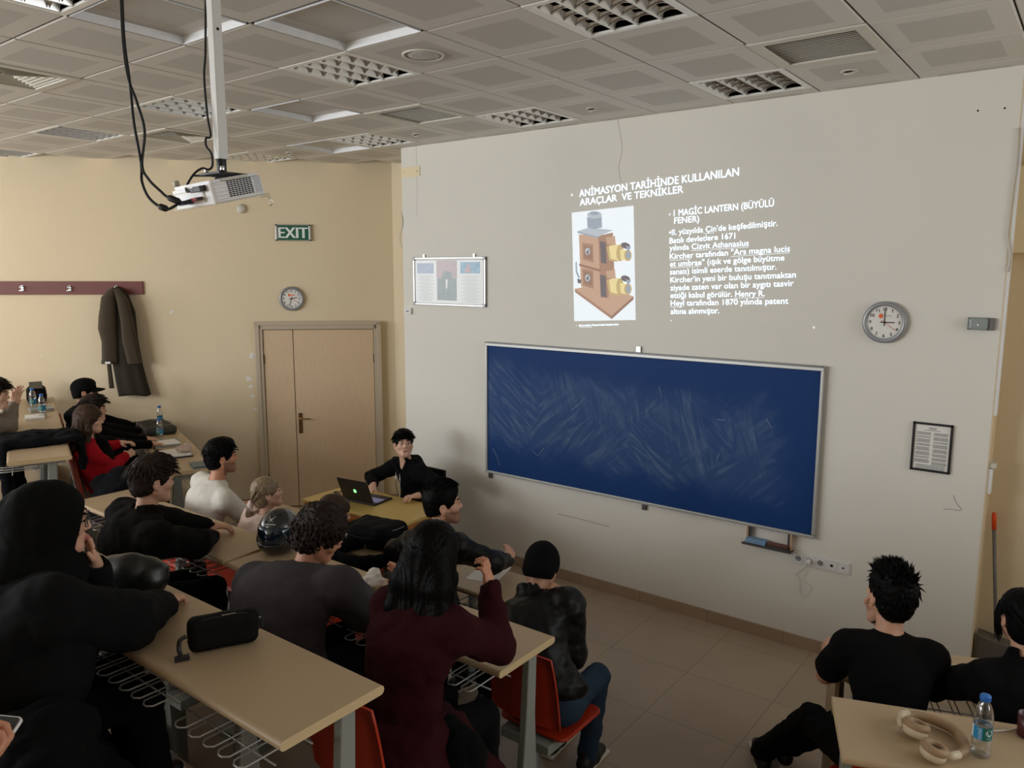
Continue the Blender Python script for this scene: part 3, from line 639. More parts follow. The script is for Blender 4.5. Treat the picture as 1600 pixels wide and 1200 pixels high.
# framed notice
t = thing('framed_notice', 'black-framed printed notice page on the right of the white wall', 'notice', (-.807, WY, 1.622))
RN2 = roty(math.radians(1.2)); fw, fh = .232, .322
m = MB()
for sx in (-1, 1): m.box((sx*(fw/2-.007), -.008, 0), (.014, .016, fh), 'black_plastic')
for sz in (-1, 1): m.box((0, -.008, sz*(fh/2-.007)), (fw, .016, .014), 'black_plastic')
m.build('frame', t, bevel=.002); MB().box((0, -.004, 0), (fw-.02, .004, fh-.02), 'paper').build('page', t)
m = MB(); rr = random.Random(5)
for k, (wd, z) in enumerate(((.05, .128), (.04, .121), (.09, .112))): m.box((.0, -.0065, z), (wd, .0006, .0028), 'ink')
mat('print_grey', (120, 120, 122), .8)
for cx in (-.05, .048):
    z = .098
    while z > -.105:
        for _ in range(rr.randint(3, 6)):
            m.box((cx+rr.uniform(-.002, .002), -.0065, z), (.088*rr.uniform(.85, 1), .0006, .0022), 'print_grey'); z -= .0042
        z -= .006
for k in range(8): m.box((0, -.0065, -.118-k*.004), (.17, .0006, .0018), 'print_grey')
tag(m.build('printed_text', t), kind='stuff')
# notice board with a poster
t = thing('poster_board', 'aluminium-framed board with a pale glossy information poster beside the slide', 'notice board', (-5.0, WY, 2.652)); fw, fh = .925, .46
MB().box((0, -.008, 0), (fw-.02, .012, fh-.02), 'paper').build('backing', t)
m = MB()
for sx in (-1, 1): m.box((sx*(fw/2-.009), -.012, 0), (.018, .024, fh), 'aluminium')
for sz in (-1, 1): m.box((0, -.012, sz*(fh/2-.009)), (fw, .024, .018), 'aluminium')
for sx in (-1, 1):
    for sz in (-1, 1): m.box((sx*(fw/2-.014), -.0125, sz*(fh/2-.014)), (.03, .026, .03), 'alu_dark')
m.build('frame', t, bevel=.003)
for x in (-.32, .32): MB().box((x, -.01, fh/2+.014), (.02, .012, .03), 'chrome').build('hanger', t)
m = MB(); mat('poster_sheet', (226, 230, 230), .18, coat=.4); mat('poster_blue', (150, 188, 214), .22, var=.25, vs=30); mat('poster_pale', (178, 190, 214), .22, var=.1, vs=30); mat('poster_pink', (200, 182, 187), .22, var=.12, vs=20); mat('poster_grey', (158, 170, 172), .22, var=.15, vs=20); mat('poster_text', (186, 188, 190), .3)
m.box((0, -.0155, -.003), (fw-.06, .002, fh-.05), 'poster_sheet')
m.box((-.3, -.017, .125), (.22, .0012, .10), 'poster_pale'); m.box((.275, -.017, .13), (.24, .0012, .105), 'poster_blue'); m.box((-.02, -.017, .115), (.26, .0012, .17), 'poster_pink'); m.box((-.02, -.0172, -.075), (.25, .0012, .21), 'poster_grey')
m.prism([(-.09, .03), (-.06, .09), (-.02, .1), (.03, .09), (.06, .03), (.05, -.02), (-.08, -.02)], .0178, .0182, 'poster_grey', lambda x, y, z: (x, -z, y)); m.prism([(-.03, .02), (-.005, .02), (-.012, -.06), (-.03, -.07)], .018, .0186, 'poster_sheet', lambda x, y, z: (x, -z, y))
m.prism([(.2, .085), (.245, .165), (.27, .17), (.29, .1), (.27, .085)], .0178, .0184, 'poster_pink', lambda x, y, z: (x, -z, y))
for cx, wd in ((-.3, .23), (.28, .23)):
    for k in range(22): m.box((cx, -.017, .055-k*.0115), (wd*(.75+.25*math.sin(k*2.1)), .0008, .0035), 'poster_text')
m.build('poster', t)
# small wall things
mat('switch_green', (200, 214, 208), .4)
t = thing('wall_socket', 'small white socket box by the left edge of the white wall', 'socket', (-5.546, WY, 2.353)); MB().box((0, -.014, 0), (.092, .028, .062), 'white_plastic').build('box', t, bevel=.004); MB().box((-.008, -.029, 0), (.01, .002, .02), 'gap_black').box((.014, -.029, 0), (.008, .002, .018), 'gap_black').build('slots', t)
t = tag(MB().box((0, -.004, 0), (.245, .008, .095), 'beige_light').box((-.08, -.0085, 0), (.008, .002, .008), 'alu_dark').box((.09, -.0085, .0), (.012, .002, .012), 'alu_dark').build('cover_plate'), 'beige blank plate with two screws high on the white wall corner', 'plate'); t.location = (-5.49, WY, 3.708)
t = thing('emergency_light', 'small grey emergency light fitting near the right edge of the white wall', 'fitting', (-.592, WY, 2.435)); mat('lens_grey', (140, 152, 150), .25)
MB().box((0, -.014, 0), (.145, .028, .075), 'alu_dark').build('base', t, bevel=.003); MB().box((-.01, -.036, 0), (.10, .03, .072), 'lens_grey').build('cover', t, bevel=.012); MB().box((-.03, -.052, .0), (.022, .002, .02), 'clock_grey').box((-.012, -.052, -.005), (.008, .002, .012), 'paper').build('badge', t)
# screws, cracks and scribble marks on the wall
m = MB()
for p in ((1528, 173), (1570, 169)): c = onY(*p, WY-.001); m.lathe([(.006, 0), (.001, .002)], 'gap_black', seg=8, fn=lambda a, b, z, c=c: (c[0]+a, c[1]-z, c[2]+b))
mat('pencil_mark', (170, 166, 158), .9)
for P, r in ((((1474, 797), (1480, 795), (1502, 797), (1494, 785), (1490, 774)), .0022), (((872, 803), (910, 812), (952, 823)), .003), (((965, 186), (972, 230), (967, 262), (971, 285)), .0016), (((650, 228), (652, 300), (651, 340)), .0012)):
    m.tube(smooth_path([onY(*p, WY-.0005) for p in P], 6), r, 'pencil_mark', 4)
tag(m.build('trim_4'), kind='structure')
m = MB(); mat('cable_wall', (206, 200, 190), .6)
m.tube(smooth_path([onY(*p, WY-.006) for p in ((1591, 200), (1588, 250), (1583, 290), (1577, 340), (1574, 370), (1578, 400), (1573, 425))]), .006, 'cable_wall', 6); m.tube(smooth_path([onY(*p, WY-.006) for p in ((627, 330), (629, 350), (625, 370), (628, 388))]), .004, 'cable_wall', 6)
tag(m.build('trim_5'), kind='structure')
# long-handled dustpan in the corner
t = thing('dustpan', 'long-handled dustpan with orange grip standing in the right corner', 'dustpan', (-.36, 5.66, 0)); mat('pan_grey', (92, 88, 80), .6); mat('stick_grey', (112, 112, 110), .4); mat('grip_orange', (236, 84, 24), .45)
MB().tube([(0, 0, .36), (-.075, .06, 1.10)], .011, 'stick_grey', 12).build('stick', t); MB().tube([(-.075, .06, 1.10), (-.083, .067, 1.20), (-.084, .068, 1.21)], [.014, .014, .009], 'grip_orange', 12).build('grip', t)
MB().prism([(-.11, 0), (.1, 0), (.1, .38), (-.11, .42)], -.06, .06, 'pan_grey', lambda x, y, z: (x, z, y)).build('pan', t, bevel=.01)

# ------------------------------------------------------------------ projected slide on the white wall, its light painted as glowing decals
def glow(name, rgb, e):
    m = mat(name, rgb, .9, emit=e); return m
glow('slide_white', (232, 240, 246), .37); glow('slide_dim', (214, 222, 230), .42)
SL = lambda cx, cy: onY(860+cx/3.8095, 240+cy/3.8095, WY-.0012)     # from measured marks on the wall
slide = thing('projected_slide_decal', 'projected slide drawn as glowing decals, white Turkish text with a lantern picture', 'slide', (-2.9, WY, 2.8)); SO = np.array(slide.location)
UPV = V3(-.044, 0, 1)
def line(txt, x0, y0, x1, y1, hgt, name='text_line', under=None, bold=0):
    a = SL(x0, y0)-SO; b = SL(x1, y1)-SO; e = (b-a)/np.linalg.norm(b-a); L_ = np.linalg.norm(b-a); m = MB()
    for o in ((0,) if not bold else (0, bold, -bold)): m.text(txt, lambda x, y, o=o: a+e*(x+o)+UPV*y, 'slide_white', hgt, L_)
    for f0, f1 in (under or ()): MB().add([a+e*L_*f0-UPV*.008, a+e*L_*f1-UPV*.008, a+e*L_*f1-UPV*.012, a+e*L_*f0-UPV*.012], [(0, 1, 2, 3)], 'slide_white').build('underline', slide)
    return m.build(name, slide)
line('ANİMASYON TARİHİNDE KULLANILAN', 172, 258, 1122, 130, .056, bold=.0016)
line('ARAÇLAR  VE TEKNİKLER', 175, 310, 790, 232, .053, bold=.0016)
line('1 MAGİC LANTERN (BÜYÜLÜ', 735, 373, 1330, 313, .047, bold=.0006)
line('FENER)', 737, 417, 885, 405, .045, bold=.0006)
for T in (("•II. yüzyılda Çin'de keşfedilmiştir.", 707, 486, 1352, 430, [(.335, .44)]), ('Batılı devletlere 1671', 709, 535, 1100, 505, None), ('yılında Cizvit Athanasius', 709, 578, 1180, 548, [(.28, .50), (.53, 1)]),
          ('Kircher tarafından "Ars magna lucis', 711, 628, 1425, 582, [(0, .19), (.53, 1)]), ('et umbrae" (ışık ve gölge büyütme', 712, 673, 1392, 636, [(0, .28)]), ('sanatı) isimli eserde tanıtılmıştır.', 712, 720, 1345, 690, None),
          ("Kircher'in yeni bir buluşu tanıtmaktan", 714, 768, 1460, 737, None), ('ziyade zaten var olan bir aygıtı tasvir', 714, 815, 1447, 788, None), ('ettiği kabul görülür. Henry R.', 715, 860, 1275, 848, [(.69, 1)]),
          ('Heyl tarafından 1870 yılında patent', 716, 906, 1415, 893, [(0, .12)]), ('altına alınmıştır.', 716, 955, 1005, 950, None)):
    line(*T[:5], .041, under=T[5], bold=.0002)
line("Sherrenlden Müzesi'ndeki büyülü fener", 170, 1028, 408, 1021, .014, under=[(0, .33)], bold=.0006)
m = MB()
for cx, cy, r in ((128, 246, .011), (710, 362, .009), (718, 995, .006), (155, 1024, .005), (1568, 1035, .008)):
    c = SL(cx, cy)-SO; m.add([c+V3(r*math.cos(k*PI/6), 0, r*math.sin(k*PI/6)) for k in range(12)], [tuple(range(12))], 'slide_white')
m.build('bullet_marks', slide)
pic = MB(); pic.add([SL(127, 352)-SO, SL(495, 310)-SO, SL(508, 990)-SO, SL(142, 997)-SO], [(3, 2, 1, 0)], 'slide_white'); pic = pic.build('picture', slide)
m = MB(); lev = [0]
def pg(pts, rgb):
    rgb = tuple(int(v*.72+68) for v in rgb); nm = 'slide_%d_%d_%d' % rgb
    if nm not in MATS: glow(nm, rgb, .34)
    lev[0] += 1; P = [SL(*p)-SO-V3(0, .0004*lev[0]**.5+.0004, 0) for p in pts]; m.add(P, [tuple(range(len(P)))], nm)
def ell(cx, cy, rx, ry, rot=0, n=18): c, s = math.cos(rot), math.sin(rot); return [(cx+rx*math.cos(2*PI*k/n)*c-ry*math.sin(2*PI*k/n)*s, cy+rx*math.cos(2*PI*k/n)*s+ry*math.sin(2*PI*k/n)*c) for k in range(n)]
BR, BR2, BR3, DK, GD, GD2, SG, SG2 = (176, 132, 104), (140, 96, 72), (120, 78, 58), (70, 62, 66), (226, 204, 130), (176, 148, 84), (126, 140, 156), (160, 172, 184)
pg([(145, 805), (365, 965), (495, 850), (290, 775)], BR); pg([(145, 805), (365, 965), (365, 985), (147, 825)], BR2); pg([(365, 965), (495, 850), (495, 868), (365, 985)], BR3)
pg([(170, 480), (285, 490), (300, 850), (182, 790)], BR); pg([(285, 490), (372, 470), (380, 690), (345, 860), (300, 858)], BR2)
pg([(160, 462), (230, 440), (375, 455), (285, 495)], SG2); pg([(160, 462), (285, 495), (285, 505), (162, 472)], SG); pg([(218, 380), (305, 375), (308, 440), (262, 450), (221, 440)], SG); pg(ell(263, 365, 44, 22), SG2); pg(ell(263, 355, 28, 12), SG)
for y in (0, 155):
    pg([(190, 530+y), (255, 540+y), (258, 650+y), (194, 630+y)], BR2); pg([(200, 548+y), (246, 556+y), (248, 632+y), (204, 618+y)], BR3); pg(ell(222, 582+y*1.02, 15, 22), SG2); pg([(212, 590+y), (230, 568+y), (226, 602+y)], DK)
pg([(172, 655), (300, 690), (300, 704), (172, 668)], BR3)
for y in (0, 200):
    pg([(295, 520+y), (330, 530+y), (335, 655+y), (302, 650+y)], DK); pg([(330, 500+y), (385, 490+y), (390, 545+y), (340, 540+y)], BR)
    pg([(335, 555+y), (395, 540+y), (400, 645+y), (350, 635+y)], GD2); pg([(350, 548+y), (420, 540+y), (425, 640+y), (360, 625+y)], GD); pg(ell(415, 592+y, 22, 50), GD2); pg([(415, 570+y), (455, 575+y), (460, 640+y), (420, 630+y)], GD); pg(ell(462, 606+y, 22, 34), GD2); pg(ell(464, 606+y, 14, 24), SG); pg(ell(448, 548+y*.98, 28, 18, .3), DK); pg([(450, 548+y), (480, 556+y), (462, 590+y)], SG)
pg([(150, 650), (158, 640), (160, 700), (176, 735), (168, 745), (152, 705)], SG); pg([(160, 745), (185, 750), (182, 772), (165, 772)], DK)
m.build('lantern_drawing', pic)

# ------------------------------------------------------------------ signed-distance modelling (smooth unions -> one continuous surface)
def _rc(p, a, b, ra, rb):
    ab = b-a; L2_ = ab@ab+1e-12; t = np.clip((p@ab-a@ab)/L2_, 0, 1); q = p-(a+t[..., None]*ab)
    return np.sqrt((q*q).sum(-1))-(ra+(rb-ra)*t)
def _el(p, c, r, R):
    q = (p-c)@R if R is not None else p-c
    k0 = np.sqrt(((q/r)**2).sum(-1)); k1 = np.sqrt(((q/(r*r))**2).sum(-1))+1e-9; return k0*(k0-1)/k1
def _bx(p, c, h, rad, R):
    q = np.abs((p-c)@R if R is not None else p-c)-(h-rad)
    return np.sqrt((np.maximum(q, 0)**2).sum(-1))+np.minimum(q.max(-1), 0)-rad
_rs = np.random.RandomState(11); _W = _rs.normal(size=(10, 3)); _W /= np.linalg.norm(_W, axis=1)[:, None]; _PH = _rs.uniform(0, 6.28, 10)
def snoise(p, f):
    o = 0
    for i in range(10): o = o+np.sin((p@_W[i])*f*(1+.35*(i % 4))+_PH[i]+1.3*np.sin((p@_W[(i+3) % 10])*f*.6))
    return o/5
def fold(p): return .012*(.42-np.abs(snoise(p*np.array((1, 1, .8)), 24)))+.0035*snoise(p, 70)
class SDF:
    def __init__(s): s.p = []; s.fine = []; s.disp = None
    def cap(s, a, b, ra, rb=None, k=.02, sub=False):
        rb = ra if rb is None else rb; a = np.array(a, float); b = np.array(b, float); R = max(ra, rb)
        s.p.append((lambda p: _rc(p, a, b, ra, rb), np.minimum(a, b)-R, np.maximum(a, b)+R, k, sub)); return s
    def chain(s, pts, rs, k=.02):
        for i in range(len(pts)-1): s.cap(pts[i], pts[i+1], rs[i], rs[i+1], k)
        return s
    def ell(s, c, r, R=None, k=.02, sub=False):
        c = np.array(c, float); r = np.array(r, float) if hasattr(r, '__len__') else np.array([r]*3, float); m = r.max()
        s.p.append((lambda p: _el(p, c, r, R), c-m, c+m, k, sub)); return s
    def box(s, c, h, rad, R=None, k=.01, sub=False):
        c = np.array(c, float); h = np.array(h, float); m = np.linalg.norm(h)
        s.p.append((lambda p: _bx(p, c, h, rad, R), c-m, c+m, k, sub)); return s
    def plane(s, c, n, k=.004):   # cut away the side n points to
        c = np.array(c, float); n = np.array(n, float); n /= np.linalg.norm(n)
        s.p.append((lambda p: -((p-c)@n), None, None, k, True)); return s
    def mesh(s, h=.012, hf=.005):
        lo = np.min([q[1] for q in s.p if q[1] is not None and not q[4]], 0)-.03; hi = np.max([q[2] for q in s.p if q[2] is not None and not q[4]], 0)+.03
        ax = []
        for d in range(3):
            iv = [(a[d], b[d]) for a, b in s.fine]; x = lo[d]; c = [x]
            while x < hi[d]:
                x += hf if any(a-hf <= x <= b for a, b in iv) else h; c.append(x)
            ax.append(np.array(c))
        X = np.stack(np.meshgrid(*ax, indexing='ij'), -1).astype(np.float32); D = np.full(X.shape[:3], .08, np.float32)
        for fn, a, b, k, sub in s.p:
            mg = k+.035
            sl = tuple(slice(None) for _ in range(3)) if a is None else tuple(slice(max(0, np.searchsorted(ax[d], a[d]-mg)), np.searchsorted(ax[d], b[d]+mg)) for d in range(3))
            P = X[sl]
            if P.size == 0: continue
            v = fn(P).astype(np.float32); w = D[sl]
            if sub: v = -v; hh = np.maximum(k-np.abs(v-w), 0)/k; D[sl] = np.maximum(v, w)+hh*hh*k/4
            else: hh = np.maximum(k-np.abs(v-w), 0)/k; D[sl] = np.minimum(v, w)-hh*hh*k/4
        if s.disp:
            m = np.abs(D) < .05; D[m] += s.disp(X[m].astype(float)).astype(np.float32)
        D[0] = D[-1] = .05; D[:, 0] = D[:, -1] = .05; D[:, :, 0] = D[:, :, -1] = .05
        return surfnet(D, X)
def surfnet(D, X):
    sg = D < 0; n = np.array(D.shape); cs = n-1; tot = int(cs.prod())
    acc = np.zeros((tot, 3)); cnt = np.zeros(tot); quads = []
    st = np.array([cs[1]*cs[2], cs[2], 1])
    for d in range(3):
        a = [slice(None)]*3; b = [slice(None)]*3; a[d] = slice(0, -1); b[d] = slice(1, None)
        A, B = D[tuple(a)], D[tuple(b)]; I = np.argwhere((A < 0) != (B < 0))
        if len(I) == 0: continue
        J = I.copy(); J[:, d] += 1; va = D[tuple(I.T)]; vb = D[tuple(J.T)]; t = (va/(va-vb))[:, None]
        P = X[tuple(I.T)]*(1-t)+X[tuple(J.T)]*t
        u, v = (d+1) % 3, (d+2) % 3; ids = []
        for du, dv in ((0, 0), (-1, 0), (-1, -1), (0, -1)):
            K = I.copy(); K[:, u] += du; K[:, v] += dv
            f = K@st; ok = ((K >= 0) & (K < cs)).all(1); ids.append(np.where(ok, f, 0))
            np.add.at(acc, f[ok], P[ok]); np.add.at(cnt, f[ok], 1)
        Q = np.stack(ids, 1); ok = np.all((I[:, [u, v]] > 0) & (I[:, [u, v]] < cs[[u, v]]), 1); fl = (va < 0)
        Q[~fl] = Q[~fl][:, ::-1]; quads.append(Q[ok])
    Q = np.concatenate(quads); used = np.unique(Q); mp = np.zeros(tot, int); mp[used] = np.arange(len(used))
    return acc[used]/cnt[used][:, None], mp[Q]
def mesh_obj(name, V, F, m, parent=None, base=(0, 0, 0), matfn=None, extra=None):
    """V,F quads (numpy) -> object; matfn(face centres)->slot ids"""
    mats = [m] if isinstance(m, str) else list(m)
    me = bpy.data.meshes.new(name); V = np.asarray(V)-np.array(base); nv, nf = len(V), len(F)
    me.vertices.add(nv); me.vertices.foreach_set('co', V.astype(np.float32).ravel()); me.loops.add(nf*4); me.loops.foreach_set('vertex_index', F.astype(np.int32).ravel())
    me.polygons.add(nf); me.polygons.foreach_set('loop_start', np.arange(nf, dtype=np.int32)*4); me.polygons.foreach_set('loop_total', np.full(nf, 4, np.int32))
    for q in mats: me.materials.append(MATS[q])
    if matfn is not None: me.polygons.foreach_set('material_index', matfn((V+np.array(base))[F].mean(1)).astype(np.int32))
    me.polygons.foreach_set('use_smooth', np.ones(nf, bool)); me.update(calc_edges=True)
    o = bpy.data.objects.new(name, me); link(o, parent)
    if parent is None: o.location = base
    return o

# ------------------------------------------------------------------ desks with attached folding seats
def on_left(t, n, z=0): return LA*t+LNn*n+V3(0, 0, z)
def on_right(a, b, z=0, row=1):
    o = V3(-1.04, 4.21, 0) if row == 1 else V3(-.73, 3.08, 0)   # far left corner of the desk
    return o+RA*a+RN*b+V3(0, 0, z)
DD = .42
def desk(label, origin, rz, Lg, floor, seats, legs, end_panel=False, H=.77, low=None):
    """origin: near-left corner on its floor; x along the row, y to the front"""
    low = -RISE if low is None else low
    t = thing('lecture_desk', label, 'desk', tuple(origin[:2])+(floor,), rz, 'lecture desks with folding seats')
    prof = [(y, z) for y, z in rrect(0, H-.034, DD, H, .016, 5)]
    m = MB(); n = len(prof); P = [(x, y, z) for x in (0, Lg) for y, z in prof]
    m.add(P, [tuple(range(n)), tuple(range(n, 2*n))[::-1]], 'desk_edge'); b = 0
    m.add(P, [((i+1) % n, i, n+i, n+(i+1) % n) for i in range(n)], 'desk_laminate'); m.build('tabletop', t, bevel=.003)
    for x in legs:
        m = MB(); m.add([(x+sx*.02, y, z) for z, y0, y1 in ((0, .20, .33), (.42, .24, .31), (H-.035, .26, .32)) for sx in (-1, 1) for y in (y0, y1)],
              [(0, 2, 3, 1)]+[(4*k+a, 4*k+b_, 4*k+4+b_, 4*k+4+a) for k in (0, 1) for a, b_ in ((0, 1), (1, 3), (3, 2), (2, 0))], 'desk_steel')
        m.box((x, .22, H-.046), (.035, .32, .022), 'desk_steel'); m.box((x, .26, .006), (.08, .2, .012), 'desk_steel')
        m.build('leg', t, bevel=.006)
    for a, b_ in zip(legs, legs[1:]):
        m = MB(); z = H-.115
        for k in range(int((b_-a-.12)/.085)):
            x = a+.08+k*.085; m.tube([(x, .24, z+.07), (x, .23, z), (x, -.035, z), (x+.02, -.05, z), (x+.04, -.05, z), (x+.058, -.035, z), (x+.058, .23, z), (x+.058, .24, z+.07)], .0035, 'rack_wire', 6)
        for y in (.03, .17): m.tube([(a+.02, y, z-.003), (b_-.02, y, z-.003)], .0035, 'rack_wire', 6)
        m.build('wire_rack', t)
    for x in seats:
        zl = low
        m = MB(); V = []; nx, nz = 8, 6
        for q in (0, 1):
            for i in range(nx+1):
                for k in range(nz+1):
                    u = i/nx*2-1; v = k/nz; V.append((x+u*.21*(1-.12*v**3), DD+.03+.03*(1-u*u)*-1+.05-.05*v+q*.012, zl+.53+.40*v-.02*u*u*v))
        W_ = (nx+1)*(nz+1); F = []
        for q in (0, 1):
            for i in range(nx):
                for k in range(nz):
                    a0 = q*W_+i*(nz+1)+k; f = (a0, a0+1, a0+nz+2, a0+nz+1); F.append(f if q else f[::-1])
        ring = [i*(nz+1) for i in range(nx+1)]+[nx*(nz+1)+k for k in range(1, nz+1)]+[i*(nz+1)+nz for i in range(nx-1, -1, -1)]+[k for k in range(nz-1, 0, -1)]
        F += [(ring[i], ring[(i+1) % len(ring)], W_+ring[(i+1) % len(ring)], W_+ring[i]) for i in range(len(ring))]
        m.add(V, F, 'orange_plastic', True); m.build('backrest', t)
        m = MB(); m.prism(rrect(x-.21, DD+.12, x+.21, DD+.50, .05), zl+.435, zl+.455, 'orange_plastic'); m.build('seat', t, bevel=.008)
        m = MB(); m.box((x, DD+.22, zl+.40), (.30, .30, .05), 'desk_steel'); m.box((x, DD+.10, zl+.62), (.04, .03, .42), 'desk_steel'); m.box((x, DD+.12, zl+.2), (.06, .08, .4), 'desk_steel'); m.build('seat_support', t, bevel=.004)
    if end_panel: MB().box((.02, .22, H/2-.02), (.02, .36, H-.04), 'desk_laminate').build('end_panel', t)
    return t
F1, F2, F3, F4 = 0, RISE, 2*RISE, 3*RISE
T20 = math.radians(20)
desk('front centre desk before the teacher table, with the black backpack on it', (-5.75, CY[1]), 0, 1.78, F1, [], [.05, .88, 1.73])
desk('front centre desk where the man in shiny leather rests his arm', (-3.95, CY[1]), 0, 1.5, F1, [], [.05, .75, 1.45])
desk('second-row desk with the motorcycle helmet near its right end', (-5.9, CY[2]), 0, 1.93, F2, [.46, 1.12, 1.70], [.05, .96, 1.88])
desk('second-row desk under the elbow of the burgundy sweater', (-3.93, CY[2]), 0, 2.03, F2, [.24, .82, 1.80], [.05, 1.0, 1.98])
desk('desk in the left foreground with the black pencil case standing on it', (-3.72, CY[3]), 0, 1.89, F3, [.25, .84, 1.60], [.05, .56, 1.28, 1.84])
desk('desk left of the foreground desk, mostly hidden behind the black headscarf', (-5.7, CY[3]), 0, 1.95, F3, [.4, .95, 1.40], [.05, 1.0, 1.9])
o = on_left(-9.85, .265-DD); desk('long desk at the left wall with a dark jacket draped over it', o, -T20, 3.23, F3, [.4, 1.05, 1.75, 2.4], [.05, 1.1, 2.15, 3.18])
o = on_left(-9.35, 1.36-DD); desk('desk along the left wall carrying the black tote bag and papers', o, -T20, 2.48, F2, [], [.05, 1.25, 2.43])
o = on_right(0, -DD, 0, 1); desk('front right desk with a side panel, where the spiky-haired man leans', o, T20, 2.1, F1, [], [.06, 1.0, 2.05], True)
o = on_right(0, -DD, 0, 2); desk('desk in the right foreground carrying beige headphones and a water bottle', o, T20, 2.2, F2, [.27, .85, 1.6], [.05, 1.1, 2.15])

desk('fourth-row desk outside the picture behind the headscarf', (-5.7, CY[4]), 0, 3.7, F4, [1.0, 1.85, 2.72], [.05, 1.25, 2.45, 3.65])
o = on_left(-9.6, -.93-DD); desk('fourth-row desk of the left block outside the picture', o, -T20, 2.6, F4, [.6, 1.75, 2.4], [.05, 1.3, 2.55])
# teacher table
t = thing('teacher_table', 'wooden teacher table with a yellow top and the open laptop on it', 'table', (-4.90, 4.42, 0), math.radians(2.5))
MB().box((0, 0, .737), (1.22, .54, .026), 'teacher_top').build('tabletop', t, bevel=.004)
m = MB(); m.box((0, -.25, .45), (1.18, .02, .545), 'teacher_wood'); m.build('front_panel', t, bevel=.002)
for sx in (-1, 1): MB().box((sx*.58, 0, .362), (.022, .5, .722), 'teacher_wood').build('side_panel', t, bevel=.002)
t = thing('teacher_chair', 'dark chair behind the teacher table, under the seated presenter', 'chair', (-5.0, 5.05, 0))
MB().box((0, 0, .435), (.42, .40, .03), 'black_plastic').build('seat', t, bevel=.01)
MB().box((0, .2, .72), (.40, .025, .34), 'black_plastic').build('backrest', t, bevel=.01)
for sx in (-1, 1):
    for sy in (-1, 1): MB().tube([(sx*.17, sy*.16, .43), (sx*.19, sy*.19, 0)], .012, 'desk_steel', 8).build('leg', t)
    MB().tube([(sx*.16, .19, .43), (sx*.16, .215, .88)], .01, 'desk_steel', 8).build('upright', t)

# laptop
mat('laptop_black', (22, 22, 25), .4); mat('key_grey', (60, 60, 70), .5); mat('logo_green', (120, 235, 130), .4, emit=1.5); mat('screen_lit', (180, 190, 215), .4, emit=.6); mat('key_lit', (150, 150, 190), .5, emit=.12)
t = thing('laptop', 'open black laptop with a glowing green lid logo on the teacher table', 'laptop', (-4.99, 4.34, .75), math.radians(7))
m = MB(); m.box((0, .125, .009), (.34, .25, .016), 'laptop_black'); m.build('base', t, bevel=.004)
m = MB()
for r in range(5):
    for c in range(14): m.box((-.149+c*.023, .06+r*.022, .0178), (.019, .018, .002), 'key_lit')
tag(m.build('keyboard', t), kind='stuff'); MB().box((0, .205, .0176), (.1, .06, .001), 'key_grey').build('touchpad', t)
lid = MB(); Rl = rotx(math.radians(22)); lid.box(Rl@V3(0, 0, .115)+V3(0, .0, .018), (.34, .008, .23), 'laptop_black', Rl); lid = lid.build('lid', t, bevel=.003)
MB().box(Rl@V3(0, .0045, .12)+V3(0, 0, .018), (.31, .001, .18), 'screen_lit', Rl).build('screen', lid)
MB().lathe([(.019, 0), (.001, .0004)], 'logo_green', seg=20, fn=lambda a, b, c: tuple(Rl@V3(a*.9, -.0046-c, b+.115)+V3(0, 0, .018))).build('logo', lid)
tag(MB().tube([rotz(-math.radians(7))@(p-V3(-4.99, 4.34, .75)) for p in smooth_path([(-5.15, 4.40, .756), (-5.28, 4.33, .756), (-5.33, 4.42, .756), (-5.42, 4.42, .756), (-5.36, 4.52, .756), (-5.4, 4.56, .756)])], .004, 'black_rubber', 8).build('power_cord', t))

